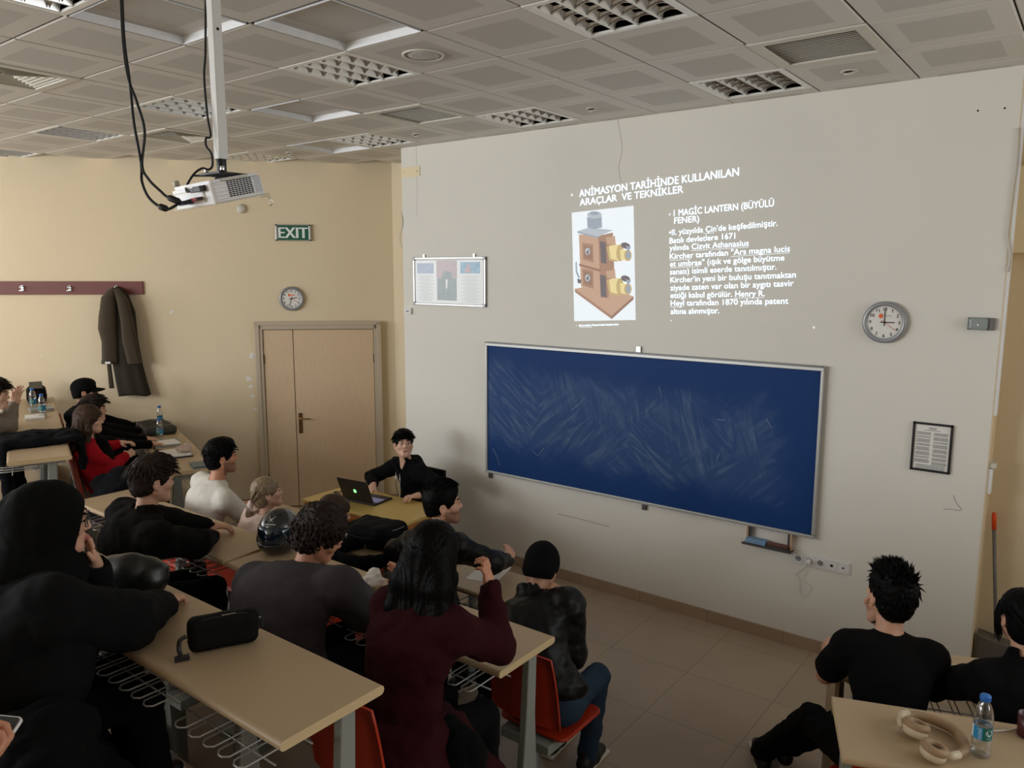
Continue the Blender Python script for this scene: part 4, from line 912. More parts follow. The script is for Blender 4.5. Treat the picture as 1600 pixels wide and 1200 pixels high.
# ------------------------------------------------------------------ things on the desks
ZD1, ZD2, ZD3 = F1+.77, F2+.77, F3+.77
def bottle(loc, label, big=False, seg=28, fill=.42):
    t = thing('water_bottle', label, 'bottle', loc, 0, None if big else 'small water bottles on the left desks')
    k = 1.0
    pr = [(.012, .004), (.026, .0), (.0305, .006), (.0315, .02), (.030, .032), (.0315, .042), (.0315, .062), (.0302, .066), (.0302, .118), (.0318, .122), (.0318, .13), (.0305, .134), (.0318, .139), (.0316, .15), (.028, .172), (.021, .19), (.0145, .202), (.0135, .214)]
    MB().lathe(pr, 'clear_plastic', seg=seg, caps=False).build('body', t)
    MB().lathe([(.001, .006)]+[(r-.0012, z) for r, z in pr if .004 < z < .235*fill]+[(.029, .235*fill), (.001, .235*fill)], 'water', seg=seg).build('water', t)
    m = MB(); m.lathe([(.0165, .205), (.0172, .208), (.0172, .222), (.0155, .2255), (.001, .2258)], 'cap_blue', seg=seg)
    for q in range(24): a = q*PI/12; m.box((.0173*math.cos(a), .0173*math.sin(a), .215), (.001, .0012, .013), 'cap_blue', rotz(a))
    m.build('cap', t)
    m = MB(); lr = .0308
    def band(a0, a1, mt, z0=.069, z1=.116, r=lr, nn=10):
        P = [(r*math.cos(a0+(a1-a0)*i/nn), r*math.sin(a0+(a1-a0)*i/nn), z) for z in (z0, z1) for i in range(nn+1)]
        m.add(P, [(i, i+1, nn+2+i, nn+1+i) for i in range(nn)], mt, True)
    a0 = -PI/2-.62; band(a0-.9, a0-.35, 'label_white'); band(a0-.35, a0+.75, 'label_blue'); band(a0+.75, a0+2.0, 'label_teal'); band(a0+2.0, a0+2*PI-.9, 'label_blue', nn=20)
    m.build('label', t)
    m = MB(); r2 = lr+.0004
    m.text('ULUDAĞ', lambda x, y: (r2*math.cos(a0+.62-y/r2), r2*math.sin(a0+.62-y/r2), .072+x), 'label_white', .010, .040)
    oc, oz = a0+1.45, .098
    P = [(r2*math.cos(oc+.42*math.cos(q*PI/10)), r2*math.sin(oc+.42*math.cos(q*PI/10)), oz+.011*math.sin(q*PI/10)) for q in range(20)]; m.add(P, [tuple(range(20))], 'label_white')
    m.text('PINAR', lambda x, y: ((r2+.0003)*math.cos(oc-.33+x/r2), (r2+.0003)*math.sin(oc-.33+x/r2), oz-.004+y), 'label_teal', .008, .020)
    for q in range(4): m.text('su', lambda x, y, q=q: (r2*math.cos(oc-.25+x/r2), r2*math.sin(oc-.25+x/r2), .082-q*.003+y), 'label_white', .0016, .013)
    m.build('label_print', t); return t
bottle((-.205, 2.995, ZD2), 'half full clear water bottle with a blue cap beside the beige headphones', True, 36, .46)
bottle(tuple(on_left(-9.05, 1.22, ZD2)), 'clear water bottle behind the black tote bag, against the beige wall')
bottle((-7.40, 3.87, ZD2), 'clear water bottle standing in front of the tote bag, on papers')
bottle((-8.43, 3.13, ZD3), 'clear water bottle by the hands of the person in the grey hoodie')
bottle((-7.96, 3.03, ZD3), 'clear water bottle nearer the draped jacket, in front of another bottle')

# headphones
mat('hp_beige', (160, 132, 102), .55, bump=.05, bs=300); mat('hp_cream', (206, 190, 164), .45); mat('hp_dark', (96, 76, 60), .9)
t = thing('headphones', 'beige over-ear headphones lying on the right foreground desk', 'headphones', (-.365, 2.985, ZD2), math.radians(-28)); t.scale = (1.2, 1.2, 1.2)
def torus(c, R, r, Rm, sx=1.0, sy=.82, n=30, k=12):
    V = [Rm@V3((R+r*math.cos(b))*math.cos(a)*sx, (R+r*math.cos(b))*math.sin(a)*sy*1.12, r*math.sin(b))+np.array(c) for a in (2*PI*i/n for i in range(n)) for b in (2*PI*j/k for j in range(k))]
    return V, [(i*k+j, ((i+1) % n)*k+j, ((i+1) % n)*k+(j+1) % k, i*k+(j+1) % k) for i in range(n) for j in range(k)]
for c, Rm in ((V3(-.02, -.035, .036), rotx(-.28)), (V3(.078, -.085, .034), rotx(-.2)@roty(.12))):
    m = MB(); m.lathe([(.001, -.024), (.030, -.024), (.036, -.014), (.036, .004), (.001, .006)], 'hp_cream', seg=28, fn=lambda a, b, z, c=c, Rm=Rm: tuple(Rm@V3(a, b*.92, z)+c)); cup = m.build('ear_cup', t)
    m = MB(); V, F = torus(c+Rm@V3(0, 0, .008), .0275, .0125, Rm); m.add(V, F, 'hp_beige', True); m.build('ear_pad', cup)
    MB().lathe([(.022, .0075), (.001, .0075)], 'hp_dark', seg=24, fn=lambda a, b, z, c=c, Rm=Rm: tuple(Rm@V3(a, b*.9, z)+c)).build('ear_mesh', cup)
hb = smooth_path([(-.085, -.01, .03), (-.078, .035, .026), (-.045, .07, .022), (.01, .085, .02), (.06, .065, .02), (.098, .02, .02), (.108, -.03, .022)], 8)
MB().tube(hb, [.0095+.006*math.sin(PI*i/(len(hb)-1)) for i in range(len(hb))], 'hp_beige', 12).build('headband', t)
MB().tube([(-.088, .012, .034), (-.082, -.02, .04), (-.062, -.05, .034), (-.05, -.058, .026)], [.012, .013, .011, .007], 'hp_cream', 10).build('yoke', t)
MB().tube([(.109, -.02, .022), (.108, -.05, .024), (.098, -.07, .024)], [.012, .012, .008], 'hp_cream', 10).build('yoke', t)

# soft bags by signed distance
mat('bag_black', (9, 9, 10), .7, bump=.25, bs=400, spec=.15); mat('leather_black', (13, 15, 12), .34, bump=.08, bs=60); mat('zip_metal', (170, 172, 176), .3, 1); mat('nylon_black', (8, 8, 10), .75, bump=.3, bs=500, spec=.12); mat('tote_grey', (46, 46, 42), .55, bump=.1, bs=80)
b0 = (-2.50, 1.50, ZD3)
t = thing('pencil_case', 'black zipped pencil case standing on the left foreground desk', 'pencil case', b0, math.radians(64))
Rr = None
g = SDF(); g.box((0, 0, .068), (.125, .036, .066), .03, k=.01); g.disp = lambda p: .0018*snoise(p, 40)
V, F = g.mesh(.007); mesh_obj('body', V, F, 'bag_black', t)
zz = [(x, -.022, .128-.010*(abs(x)/.12)**6*4) for x in np.linspace(-.112, .112, 20)]; zz = [(-.124, -.018, .05)]+zz+[(.124, -.018, .05)]
MB().tube(smooth_path(zz, 3), .0035, 'gap_black', 6).build('zip', t)
MB().box((.02, -.022, .1325), (.05, .003, .002), 'zip_metal').build('zip_teeth', t)
MB().box((.138, -.016, .075), (.009, .006, .045), 'black_plastic').box((.131, -.016, .095), (.012, .004, .006), 'zip_metal').build('zip_pull', t, bevel=.002)
MB().tube(smooth_path([(-.128, -.005, .07), (-.15, -.01, .06), (-.155, -.015, .03), (-.15, -.03, .012), (-.14, -.05, .010)], 6), .008, 'black_plastic', 8).box((-.148, -.05, .011), (.05, .02, .016), 'black_plastic').build('strap_loop', t)
b0 = (-3.23, 1.485, ZD3)
t = thing('handbag', 'glossy black leather handbag slumped beside the person in the black headscarf', 'handbag', b0, math.radians(35))
g = SDF(); g.ell((.03, 0, .10), (.17, .085, .098), k=.03); g.box((0, 0, .07), (.16, .08, .07), .05, k=.05); g.ell((-.12, -.02, .06), (.08, .08, .06), k=.05); g.plane((0, 0, .002), (0, 0, -1)); g.disp = lambda p: .005*snoise(p, 34)+.004*(.4-np.abs(snoise(p, 26)))
V, F = g.mesh(.009); mesh_obj('body', V, F, 'leather_black', t)
MB().tube(smooth_path([(-.15, -.05, .10), (-.2, -.10, .12), (-.16, -.16, .06), (-.1, -.13, .03), (-.06, -.09, .06)], 8), .011, 'leather_black', 8).build('strap', t)
b0 = (-4.10, 3.72, ZD1)
t = thing('backpack', 'black backpack lying flat on the front desk before the teacher table', 'backpack', b0, math.radians(10))
g = SDF(); g.box((0, 0, .08), (.205, .15, .08), .05, k=.01); g.box((.02, -.05, .095), (.15, .13, .075), .05, k=.03); g.plane((0, 0, .002), (0, 0, -1)); g.disp = lambda p: .004*snoise(p, 40)
V, F = g.mesh(.01); mesh_obj('body', V, F, 'nylon_black', t)
MB().tube(smooth_path([(-.19, -.10, .13), (-.15, -.165, .11), (-.02, -.192, .1), (.12, -.18, .11), (.19, -.10, .128)], 8), .003, 'gap_black', 6).build('zip', t)
for x, y, z in ((-.135, -.178, .115), (-.12, -.18, .112)): MB().tube(smooth_path([(x, y, z), (x-.006, y-.008, z-.02), (x, y-.01, z-.034), (x+.006, y-.008, z-.02), (x, y, z)], 5), .0018, 'zip_metal', 6).build('zip_pull', t)
MB().tube(smooth_path([(.05, -.196, .055), (.048, -.2, .03), (.056, -.2, .028), (.056, -.196, .05)], 5), .002, 'zip_metal', 6).build('zip_pull', t)
MB().tube(smooth_path([(.19, -.06, .14), (.21, .0, .142), (.2, .08, .135)], 5), .002, 'zip_metal', 6).build('piping', t)
# helmet
mat('helmet_black', (24, 23, 24), .16, coat=.6); mat('visor_tint', (18, 42, 58), .05, .4, coat=1)
hc = onZ(437, 829, ZD2+.125); b0 = (hc[0], hc[1], ZD2)
t = thing('motorcycle_helmet', 'glossy black motorcycle helmet with a tinted visor on the second-row desk', 'helmet', b0, math.atan2(-hc[1], -hc[0])-.55)   # +x faces the visor side
g = SDF(); g.ell((0, 0, .14), (.135, .118, .128), k=.01); g.ell((.03, 0, .075), (.125, .108, .075), k=.06); g.plane((0, 0, .003), (0, 0, -1)); g.box((.16, 0, .125), (.06, .10, .042), .03, k=.012, sub=True)
V, F = g.mesh(.008); mesh_obj('shell', V, F, 'helmet_black', t)
m = MB(); V = []
for i in range(17):
    for k in range(7): a = (i/16-.5)*2.1; u = k/6*2-1; V.append(((.141-.016*u*u+.006*(1-u))*math.cos(a), .124*math.sin(a), .128+.058*u*(1-.18*(2*a/2.1)**2)))
m.add(V, [(i*7+k, (i+1)*7+k, (i+1)*7+k+1, i*7+k+1) for i in range(16) for k in range(6)], 'visor_tint', True); v = m.build('visor', t); md = v.modifiers.new('solid', 'SOLIDIFY'); md.thickness = .004
m = MB(); cu = lambda x, y: (.0, 0, 0)
def on_shell(a, e): return V3(.137*math.cos(e)*math.cos(a), .120*math.cos(e)*math.sin(a), .14+.130*math.sin(e))
for a, e, s_ in ((.1, .72, .012), (-.02, .78, .008), (.22, .78, .008), (.0, .66, .006), (.2, .64, .006), (.32, .86, .006), (-.12, .88, .006)):
    c = on_shell(a, e); m.lathe([(s_*.5, 0), (s_*.4, .0015), (.0005, .002)], 'paper', seg=6, fn=lambda x, y, z, c=c: tuple(c+V3(z+x*-.5, y, x)))
for q in range(12): c = on_shell(-.18+q*.05, .50); m.box(c, (.003, .008, .004), 'paper')
m.build('decal', t)

# left-hand desks: tote bag, papers, folder, books, cup, jacket, phone
b0 = tuple(on_left(-8.75, 1.13, ZD2)); t = thing('tote_bag', 'flat dark grey leather tote bag with two loop handles against the beige wall', 'bag', b0, -T20+.1)
g = SDF(); g.box((0, 0, .045), (.25, .16, .045), .04, k=.01); g.ell((-.05, 0, .07), (.17, .13, .045), k=.04); g.plane((0, 0, .002), (0, 0, -1)); g.disp = lambda p: .005*snoise(p, 36)
V, F = g.mesh(.011); mesh_obj('body', V, F, 'tote_grey', t)
for y in (-.13, -.02): MB().tube(smooth_path([(-.20, y+.02, .06), (-.30, y-.0, .07), (-.37, y-.02, .03), (-.36, y-.08, .012), (-.28, y-.09, .02), (-.2, y-.06, .05)], 8), .009, 'bag_black', 8).build('handle', t)
def slab(name, label, cat, c, rz, dims, m_, group=None, bevel=.002):
    o = tag(MB().box((0, 0, dims[2]/2), dims, m_).build(name, bevel=bevel), label, cat, group); o.location = c; o.rotation_euler = (0, 0, rz); return o
mat('book_cover', (150, 152, 150), .5, var=.3, vs=12); mat('teal_cover', (92, 108, 112), .5); mat('tissue', (206, 184, 170), .9, var=.08, vs=30, bump=.4, bs=40)
p = on_left(-7.55, 1.12, ZD2); f = thing('folder', 'black ring folder stuffed with white papers on the desk by the wall', 'folder', tuple(p), -T20)
MB().box((0, 0, .006), (.36, .27, .012), 'black_plastic').build('cover', f, bevel=.004); MB().box((0, .005, .016), (.32, .24, .008), 'paper').build('papers', f); MB().box((0, -.13, .018), (.36, .02, .032), 'black_plastic').build('spine', f, bevel=.006)
p = on_left(-8.05, 1.14, ZD2); slab('magazine', 'thick open magazine between the tote bag and the black folder', 'magazine', tuple(p), -T20-.15, (.30, .22, .022), 'book_cover'); slab('paper_sheet', 'white printed sheet lying on top of the magazine', 'paper', tuple(p+V3(.02, 0, .0235)), -T20+.1, (.24, .17, .002), 'paper', bevel=0)
p = on_left(-7.52, 1.20, ZD2+.02); g = SDF(); g.ell((0, 0, .03), (.075, .06, .028), k=.02); g.ell((.03, .02, .05), (.03, .03, .03), k=.03); g.disp = lambda q: .010*snoise(q, 110)
V, F = g.mesh(.006); tag(mesh_obj('crumpled_tissue', V, F, 'tissue', None, (0, 0, 0)), 'crumpled pinkish paper tissue lying on the black folder', 'tissue').location = p+V3(0, 0, .003)
p = on_left(-6.98, 1.24, ZD2); slab('notebook', 'grey-green notebook near the right end of the wall-side desk', 'notebook', tuple(p), -T20, (.2, .15, .02), 'teal_cover')
p = on_left(-7.86, .99, ZD2); tag(MB().tube([(0, 0, 0), (.13, .03, 0)], .005, 'black_plastic', 8).build('pen'), 'black pen beside the folder at the desk edge', 'pen').location = p+V3(0, 0, .006)
# third row, left block
p = on_left(-7.45, .08, ZD3); e = thing('whiteboard_marker', 'dark marker pen on the left desk between bottle and jacket', 'marker', tuple(p+V3(0, 0, .011)), -T20+.25); MB().tube([(-.07, 0, 0), (.035, 0, 0)], .0105, 'clock_grey', 12).build('barrel', e); MB().tube([(.035, 0, 0), (.08, 0, 0)], .011, 'black_plastic', 12).build('cap', e)
p = on_left(-8.5, .06, ZD3); slab('notepad', 'closed pale notepad under the bottle on the left desk', 'notepad', tuple(p), -T20, (.22, .16, .022), 'paper'); 
p = on_left(-8.95, .12, ZD3); slab('book', 'dark-edged book behind the bottles on the left desk', 'book', tuple(p), -T20+.1, (.22, .2, .03), 'book_cover')
b0 = tuple(on_left(-9.55, .1, ZD3)); t = thing('shoulder_bag', 'black shoulder bag standing behind the bottles on the left desk', 'bag', b0, -T20)
g = SDF(); g.box((0, 0, .085), (.17, .09, .085), .05, k=.01); g.plane((0, 0, .002), (0, 0, -1)); g.disp = lambda q: .005*snoise(q, 40); V, F = g.mesh(.011); mesh_obj('body', V, F, 'bag_black', t); MB().box((.02, 0, .185), (.3, .12, .006), 'tote_grey', roty(.12)).build('flap', t, bevel=.002)
mat('jacket_navy', (8, 11, 17), .85, spec=.15, bump=.2, bs=300); mat('jacket_grey', (20, 21, 25), .9, spec=.15, bump=.2, bs=300)
c0 = on_left(-7.22, .1, ZD3); t = thing('jacket', 'dark navy jacket draped across the end of the left desk', 'jacket', tuple(c0), -T20)
g = SDF(); g.box((0, -.0, .028), (.17, .24, .028), .025, k=.01); g.ell((.0, -.1, .05), (.13, .12, .045), k=.05); g.box((-.06, -.275, -.20), (.26, .04, .26), .035, k=.05); g.box((-.06, -.12, .03), (.22, .16, .03), .028, k=.03); g.box((-.02, .26, -.10), (.16, .025, .14), .02, k=.05); g.ell((-.05, .1, .05), (.1, .15, .035), k=.05)
g.disp = lambda q: 1.3*fold(q)
V, F = g.mesh(.012); V = V+V3(0, 0, .006); mesh_obj('body', V, F, 'jacket_navy', t)
c0 = on_left(-6.75, .55, F2+.455); t = thing('jacket', 'dark grey jacket heaped on the seat beside the woman in red', 'jacket', tuple(c0), -T20)
g = SDF(); g.ell((0, 0, .2), (.16, .16, .2), k=.02); g.ell((.05, .05, .36), (.12, .12, .10), k=.04); g.ell((-.1, -.05, .3), (.1, .12, .08), k=.03); g.ell((.05, -.06, .12), (.14, .14, .12), k=.06); g.plane((0, 0, .002), (0, 0, -1)); g.disp = lambda q: 1.9*fold(q)
V, F = g.mesh(.012); mesh_obj('body', V, F, 'jacket_grey', t)
p = V3(-2.98, 2.68, ZD2); g = SDF(); g.ell((0, 0, .035), (.07, .05, .033), k=.02); g.ell((-.03, .03, .06), (.035, .03, .03), k=.03); g.disp = lambda q: .008*snoise(q, 100); V, F = g.mesh(.006); mat('white_cloth', (226, 222, 212), .9); tag(mesh_obj('crumpled_cloth', V, F, 'white_cloth'), 'crumpled white cloth on the second-row desk beside the charcoal t-shirt', 'cloth').location = p+V3(0, 0, .006)
c0 = V3(-2.46, .84, F3+.455); t = thing('jacket', 'black jacket bundled on the seat next to the black headscarf, under the desk edge', 'jacket', tuple(c0))
mat('jacket_black', (9, 9, 10), .95, bump=.2, bs=300, spec=.12); g = SDF(); g.ell((0, 0, .16), (.20, .17, .17), k=.02); g.ell((-.06, .04, .26), (.15, .15, .10), k=.06); g.cap((-.1, -.14, .1), (-.12, -.2, -.3), .08, .06, .06); g.cap((.12, .16, .1), (.14, .24, -.25), .08, .06, .06); g.plane((0, 0, -.36), (0, 0, -1)); g.disp = lambda p: 1.6*fold(p)
V, F = g.mesh(.012); mesh_obj('body', V, F, 'jacket_black', t)
t = thing('coat', 'black coat across the lap of the woman in the burgundy sweater', 'coat', (-1.90, 2.10, F2))
g = SDF(); g.cap((-.12, .02, .62), (.06, 0, .58), .09, .08, .06); g.cap((.04, .0, .56), (.09, -.03, .12), .10, .11, .05); g.cap((-.06, -.06, .55), (-.03, -.10, .16), .09, .10, .06); g.plane((0, 0, .01), (0, 0, -1)); g.disp = lambda p: 1.6*fold(p)
V, F = g.mesh(.012); mesh_obj('body', V, F, 'jacket_black', t)
# bits on the front desks and the charger cable at right
p = V3(-3.08, 3.78, ZD1); slab('paper_sheet', 'white sheet of paper under the hand of the man in shiny leather', 'paper', tuple(p), .3, (.21, .29, .002), 'paper', bevel=0)
p = V3(-3.45, 3.60, ZD1); slab('tablet', 'closed dark tablet case on the front desk right of the backpack', 'tablet', tuple(p), .2, (.26, .18, .014), 'black_plastic')
p = V3(-3.42, 3.80, ZD1); g = SDF(); g.ell((0, 0, .02), (.06, .045, .02), k=.02); g.disp = lambda q: .006*snoise(q, 120); V, F = g.mesh(.006); tag(mesh_obj('crumpled_napkin', V, F, 'tissue'), 'crumpled cream napkin on the front desk before the earring man', 'napkin').location = p+V3(0, 0, .004)
tag(MB().tube(smooth_path([onZ(*q, ZD2+.006) for q in ((1552, 1142), (1570, 1141), (1590, 1138), (1608, 1132))], 8), .003, 'white_plastic', 8).build('charging_cable'), 'thin white charging cable curving behind the water bottle', 'cable')
p = onZ(1606, 1150, ZD2); t = thing('mug', 'dark red mug cut by the right edge of the picture', 'mug', tuple(p)); mat('mug_red', (70, 24, 26), .35)
MB().lathe([(.03, 0), (.036, .004), (.037, .085), (.034, .085), (.033, .008), (.001, .007)], 'mug_red', seg=28).build('body', t); MB().tube(smooth_path([(.036, 0, .07), (.06, 0, .065), (.06, 0, .03), (.036, 0, .02)], 6), .005, 'mug_red', 8).build('handle', t)

# ------------------------------------------------------------------ people
for nm, c in (('skin_light', (206, 158, 132)), ('skin_mid', (190, 140, 112)), ('skin_warm', (196, 138, 108)), ('skin_pale', (216, 172, 148))):
    mat(nm, c, .5, var=.06, vs=30, sss=.12, bump=.03, bs=300)
mat('lips', (176, 110, 98), .5); mat('lips_red', (170, 72, 74), .4); mat('stubble', (146, 106, 84), .65, var=.15, vs=120)
mat('eye_white', (206, 198, 190), .4, spec=.3); mat('iris', (18, 11, 8), .6, spec=.03)
mat('hair_black', (9, 8, 8), .5, var=.4, vs=60, spec=.07, bump=.25, bs=120); mat('hair_dark_brown', (26, 19, 15), .6, spec=.2, var=.4, vs=50, rgb2=(44, 31, 23), bump=.25, bs=120)
mat('hair_brown', (42, 29, 21), .55, spec=.25, var=.4, vs=50, rgb2=(74, 52, 36), bump=.25, bs=120); mat('hair_ash', (86, 72, 54), .42, var=.4, vs=45, rgb2=(164, 142, 108), bump=.25, bs=120)
def cloth(nm, c, rough=.95, bump=.25, var=.1, **k): mat(nm, c, rough, var=var, vs=14, bump=bump, bs=350, spec=.15, **k)
cloth('cloth_black', (9, 9, 10)); cloth('cloth_black_warm', (11, 10, 9)); cloth('knit_black', (9, 9, 10), bump=.5); cloth('denim_black', (15, 15, 16), bump=.4)
cloth('cloth_charcoal', (66, 62, 65)); cloth('cloth_burgundy', (52, 13, 19), bump=.5); cloth('cloth_red', (170, 20, 34)); cloth('cloth_white', (226, 222, 212)); cloth('cloth_pink', (214, 188, 176)); cloth('cloth_grey', (134, 124, 112))
cloth('cloth_navy', (18, 26, 36)); cloth('denim_blue', (44, 62, 80), bump=.4); cloth('scarf_black', (10, 10, 10), bump=.15); mat('leather_jacket', (13, 14, 14), .45, bump=.12, bs=90, spec=.22)
mat('shoe_black', (18, 18, 20), .5); mat('shoe_sole', (216, 210, 198), .6); mat('gold', (220, 176, 96), .25, 1); cloth('collar_plaid', (206, 196, 190), var=.3); mat('scrunchie', (222, 196, 190), .8, var=.15, vs=30)
def nrm(v): v = np.array(v, float); return v/(np.linalg.norm(v)+1e-9)
def ik(a, b, l1, l2, pole):
    d = b-a; L_ = np.linalg.norm(d); L_ = min(L_, (l1+l2)*.999); dn = nrm(d); x = (l1*l1-l2*l2+L_*L_)/(2*L_); h = math.sqrt(max(l1*l1-x*x, 1e-6))
    p = np.array(pole, float); p = nrm(p-dn*(p@dn)); return a+dn*x+p*h
def hand_sdf(g, W, d, n, thumb, curl=.5, sc=1.0):
    """W wrist, d finger direction, n palm normal (the side fingers curl to), thumb = side vector"""
    d = nrm(d); n = nrm(n-d*(np.array(n)@d)); s = nrm(np.cross(d, n)); s = s if s@np.array(thumb) >= 0 else -s
    R = np.array((s, d, n)).T; q = lambda a, b, c: W+(s*a+d*b+n*c)*sc
    g.ell(q(0, .045, 0), np.array((.041, .052, .0165))*sc, R, .012); g.cap(W-d*.02, q(0, .03, 0), .026*sc, .027*sc, .015)
    lo, hi = [q(0, .03, 0)-.13], [q(0, .03, 0)+.13]
    for i, (o, l) in enumerate(((.031, .068), (.011, .078), (-.010, .073), (-.030, .056))):
        p = q(o, .085-.012*(i == 3), -.002); a = .25*curl*(1+.15*i); dirv = nrm(d+s*o*2.2); r = .0098*sc
        for j, f in enumerate((.45, .31, .26)):
            dv = dirv*math.cos(a)+n*math.sin(a); e = p+dv*l*f*sc*1.05; g.cap(p, e, r, r*.92, .004); p = e; r *= .92; a += curl*(1.0 if j == 0 else .8)
    p = q(.026, .018, .006); e = q(.055, .05, .014+.01*curl); f = q(.062-.02*curl, .078, .022+.02*curl)
    g.cap(p, e, .0145*sc, .0115*sc, .012); g.cap(e, f, .0112*sc, .009*sc, .004); g.fine.append((lo[0], hi[0]))
class Head:
    def __init__(s, c, yaw, pitch, tilt, sc): s.c = np.array(c, float); s.R = rotz(yaw)@rotx(pitch)@roty(tilt); s.s = sc
    def w(s, *p): return s.c+s.R@np.array(p, float)*s.s
    def W(s, V): return s.c+(np.asarray(V)@s.R.T)*s.s
    def loc(s, P): return ((np.asarray(P)-s.c)@s.R)/s.s
def head_sdf(g, H, fem=False):
    R, S_ = H.R, H.s; e = lambda c, r, k=.02, sub=False: g.ell(H.w(*c), np.array(r)*S_, R, k, sub); cp = lambda a, b, ra, rb=None, k=.015: g.cap(H.w(*a), H.w(*b), ra*S_, (rb or ra)*S_, k)
    e((0, -.014, .03), (.076, .097, .088)); e((0, .026, -.03), (.060, .066, .078), .03)
    cp((-.012, .068, -.098), (.012, .068, -.098), .019 if fem else .021, k=.03)
    for sx in (-1, 1): cp((sx*.054, .0, -.05), (sx*.02, .062, -.094), .021 if not fem else .018, .018, .03)
    cp((0, .084, .016), (0, .1045, -.026), .008, .0108, .012)
    for sx in (-1, 1):
        e((sx*.0105, .097, -.031), (.0075, .010, .007), .008); e((sx*.041, .058, -.022), (.026, .028, .024), .02); cp((sx*.012, .088, .024), (sx*.046, .070, .024), .0105, .008, .014)
        e((sx*.031, .101, .004), (.017, .016, .0115), .012, True)
        e((sx*.031, .0765, .004), (.0165, .0165, .0135), .004)
        cp((sx*.0165, .0925, .0125), (sx*.031, .0955, .0140), .004, .0048, .006); cp((sx*.031, .0955, .0140), (sx*.047, .085, .0105), .0048, .004, .006); e((sx*.080, -.008, -.006), (.009, .020, .033), .008); e((sx*.088, -.004, .000), (.006, .011, .018), .006, True); e((sx*.079, -.003, -.034), (.008, .010, .010), .008)
    cp((-.017, .0865, -.061), (.017, .0865, -.061), .0075, k=.008); cp((-.013, .0865, -.071), (.013, .0865, -.071), .0085, k=.008); e((0, .1, -.0655), (.024, .008, .0016), .003, True)
    g.fine.append((H.c-.135*S_, H.c+.135*S_))
def person(label, seat, floor, yaw, head, hy=0, hp=0, ht=0, sc=1.0, fem=False, skin='skin_mid', lips='lips', beard=False, LW=None, RW=None, LE=None, RE=None, LH=None, RH=None,
           top='cloth_black', topname='sweatshirt', sleeve='long', puff=.018, width=1.0, hood=False, legs='cloth_black', feet=None, knees=None, brows='hair_black', face=True, neckr=.072, collar=False, skirt=False, legw=1, hunch=.04, curlL=.6, curlR=.6, shoes='shoe_black', lift=0):
    """seated person; yaw of the body (0 faces the front wall), head = centre of the head, LW/RW wrists, LE/RE elbow pole vectors, LH/RH = (finger direction, palm normal)"""
    seat_z = floor+.458+lift; base = V3(seat[0], seat[1], floor); ya = math.radians(yaw)
    f = V3(-math.sin(ya), math.cos(ya), 0); r = V3(math.cos(ya), math.sin(ya), 0); up = V3(0, 0, 1)
    t = thing('person', label, 'person', tuple(base))
    H = Head(head, ya+math.radians(hy), math.radians(hp), math.radians(ht), 1.04*(.95 if fem else 1.0)*min(sc, 1.04))
    Pv = V3(seat[0], seat[1], seat_z+.115*sc); hu = H.R[:, 2]; hf = H.R[:, 1]
    NB = H.c-hu*.105*sc-up*.082*sc-hf*.02-f*.025
    sp_ = nrm(NB-Pv); back = nrm(-f+sp_*(f@sp_)); Lsp = np.linalg.norm(NB-Pv)
    CH = Pv+sp_*Lsp*.66+back*hunch; WA = Pv+sp_*Lsp*.33+back*hunch*.6; SHc = NB-sp_*.055*sc+back*hunch*.3
    cr = nrm(r-sp_*(r@sp_)); cf = nrm(np.cross(sp_, cr))*1.0; cf = cf if cf@f > -.2 else -cf; RT = np.array((cr, np.cross(sp_, cr), sp_)).T
    sw = (.155 if fem else .182)*sc*width; SL, SR = SHc-cr*sw-sp_*.015, SHc+cr*sw-sp_*.015
    ua, fa = .285*sc, .255*sc
    def arm(Sh, Wp, pole, side):
        Wp = Sh+V3(0, 0, -.35)+f*.35 if Wp is None else np.array(Wp, float); d = Wp-Sh; L_ = np.linalg.norm(d)
        if L_ > (ua+fa)*.995: Wp = Sh+d/L_*(ua+fa)*.995
        E = ik(Sh, Wp, ua, fa, pole if pole is not None else (-up*.8+cr*side*.5-f*.3)); return E, Wp
    EL, WL = arm(SL, LW, LE, -1); ER, WR = arm(SR, RW, RE, 1)
    hipL, hipR = Pv-r*.095*sc-up*.02, Pv+r*.095*sc-up*.02
    lo = .44*sc; th = .43*sc
    FT = feet or [None, None]; KN = knees or [None, None]; kn, an = [], []
    for i, (hp_, sx) in enumerate(((hipL, -1), (hipR, 1))):
        A = np.array(FT[i], float) if FT[i] is not None else V3(*(hp_+f*.46*sc+r*sx*.04)[:2], floor+.085)
        K = np.array(KN[i], float) if KN[i] is not None else ik(hp_, A, th, lo, f*.6+up)
        kn.append(K); an.append(A)
    footd = []
    for i in range(2):
        d = an[i]-kn[i]; d[2] = 0; fd = nrm(f*.8+d*.8) if np.linalg.norm(d) > .12 else f; footd.append(fd)
    # --- body: one continuous surface
    g = SDF()
    g.ell(Pv, (.16*sc*width, .115*sc, .12*sc), RT, .03); g.ell(WA, (.135*sc*width, .10*sc, .14*sc), RT, .05); g.ell(CH, (.16*sc*width, .108*sc, .17*sc), RT, .05)
    for Sh, E, Wp in ((SL, EL, WL), (SR, ER, WR)):
        g.cap(NB-sp_*.03, Sh, .05*sc, .056*sc, .04); g.cap(Sh, E, .05*sc, .041*sc, .03); g.cap(E, Wp, .041*sc, .027*sc, .02)
    for i, hp_ in enumerate((hipL, hipR)):
        g.cap(hp_, kn[i], .083*sc, .058*sc, .04); g.cap(kn[i], an[i], .055*sc, .036*sc, .03); g.cap(an[i]-V3(0, 0, .03), an[i]+footd[i]*.12-V3(0, 0, .05), .036, .03, .02)
    g.cap(NB-sp_*.03, H.w(0, -.012, -.06), .056*sc*(.88 if fem else 1), .054*sc*(.86 if fem else 1), .03)
    head_sdf(g, H, fem)
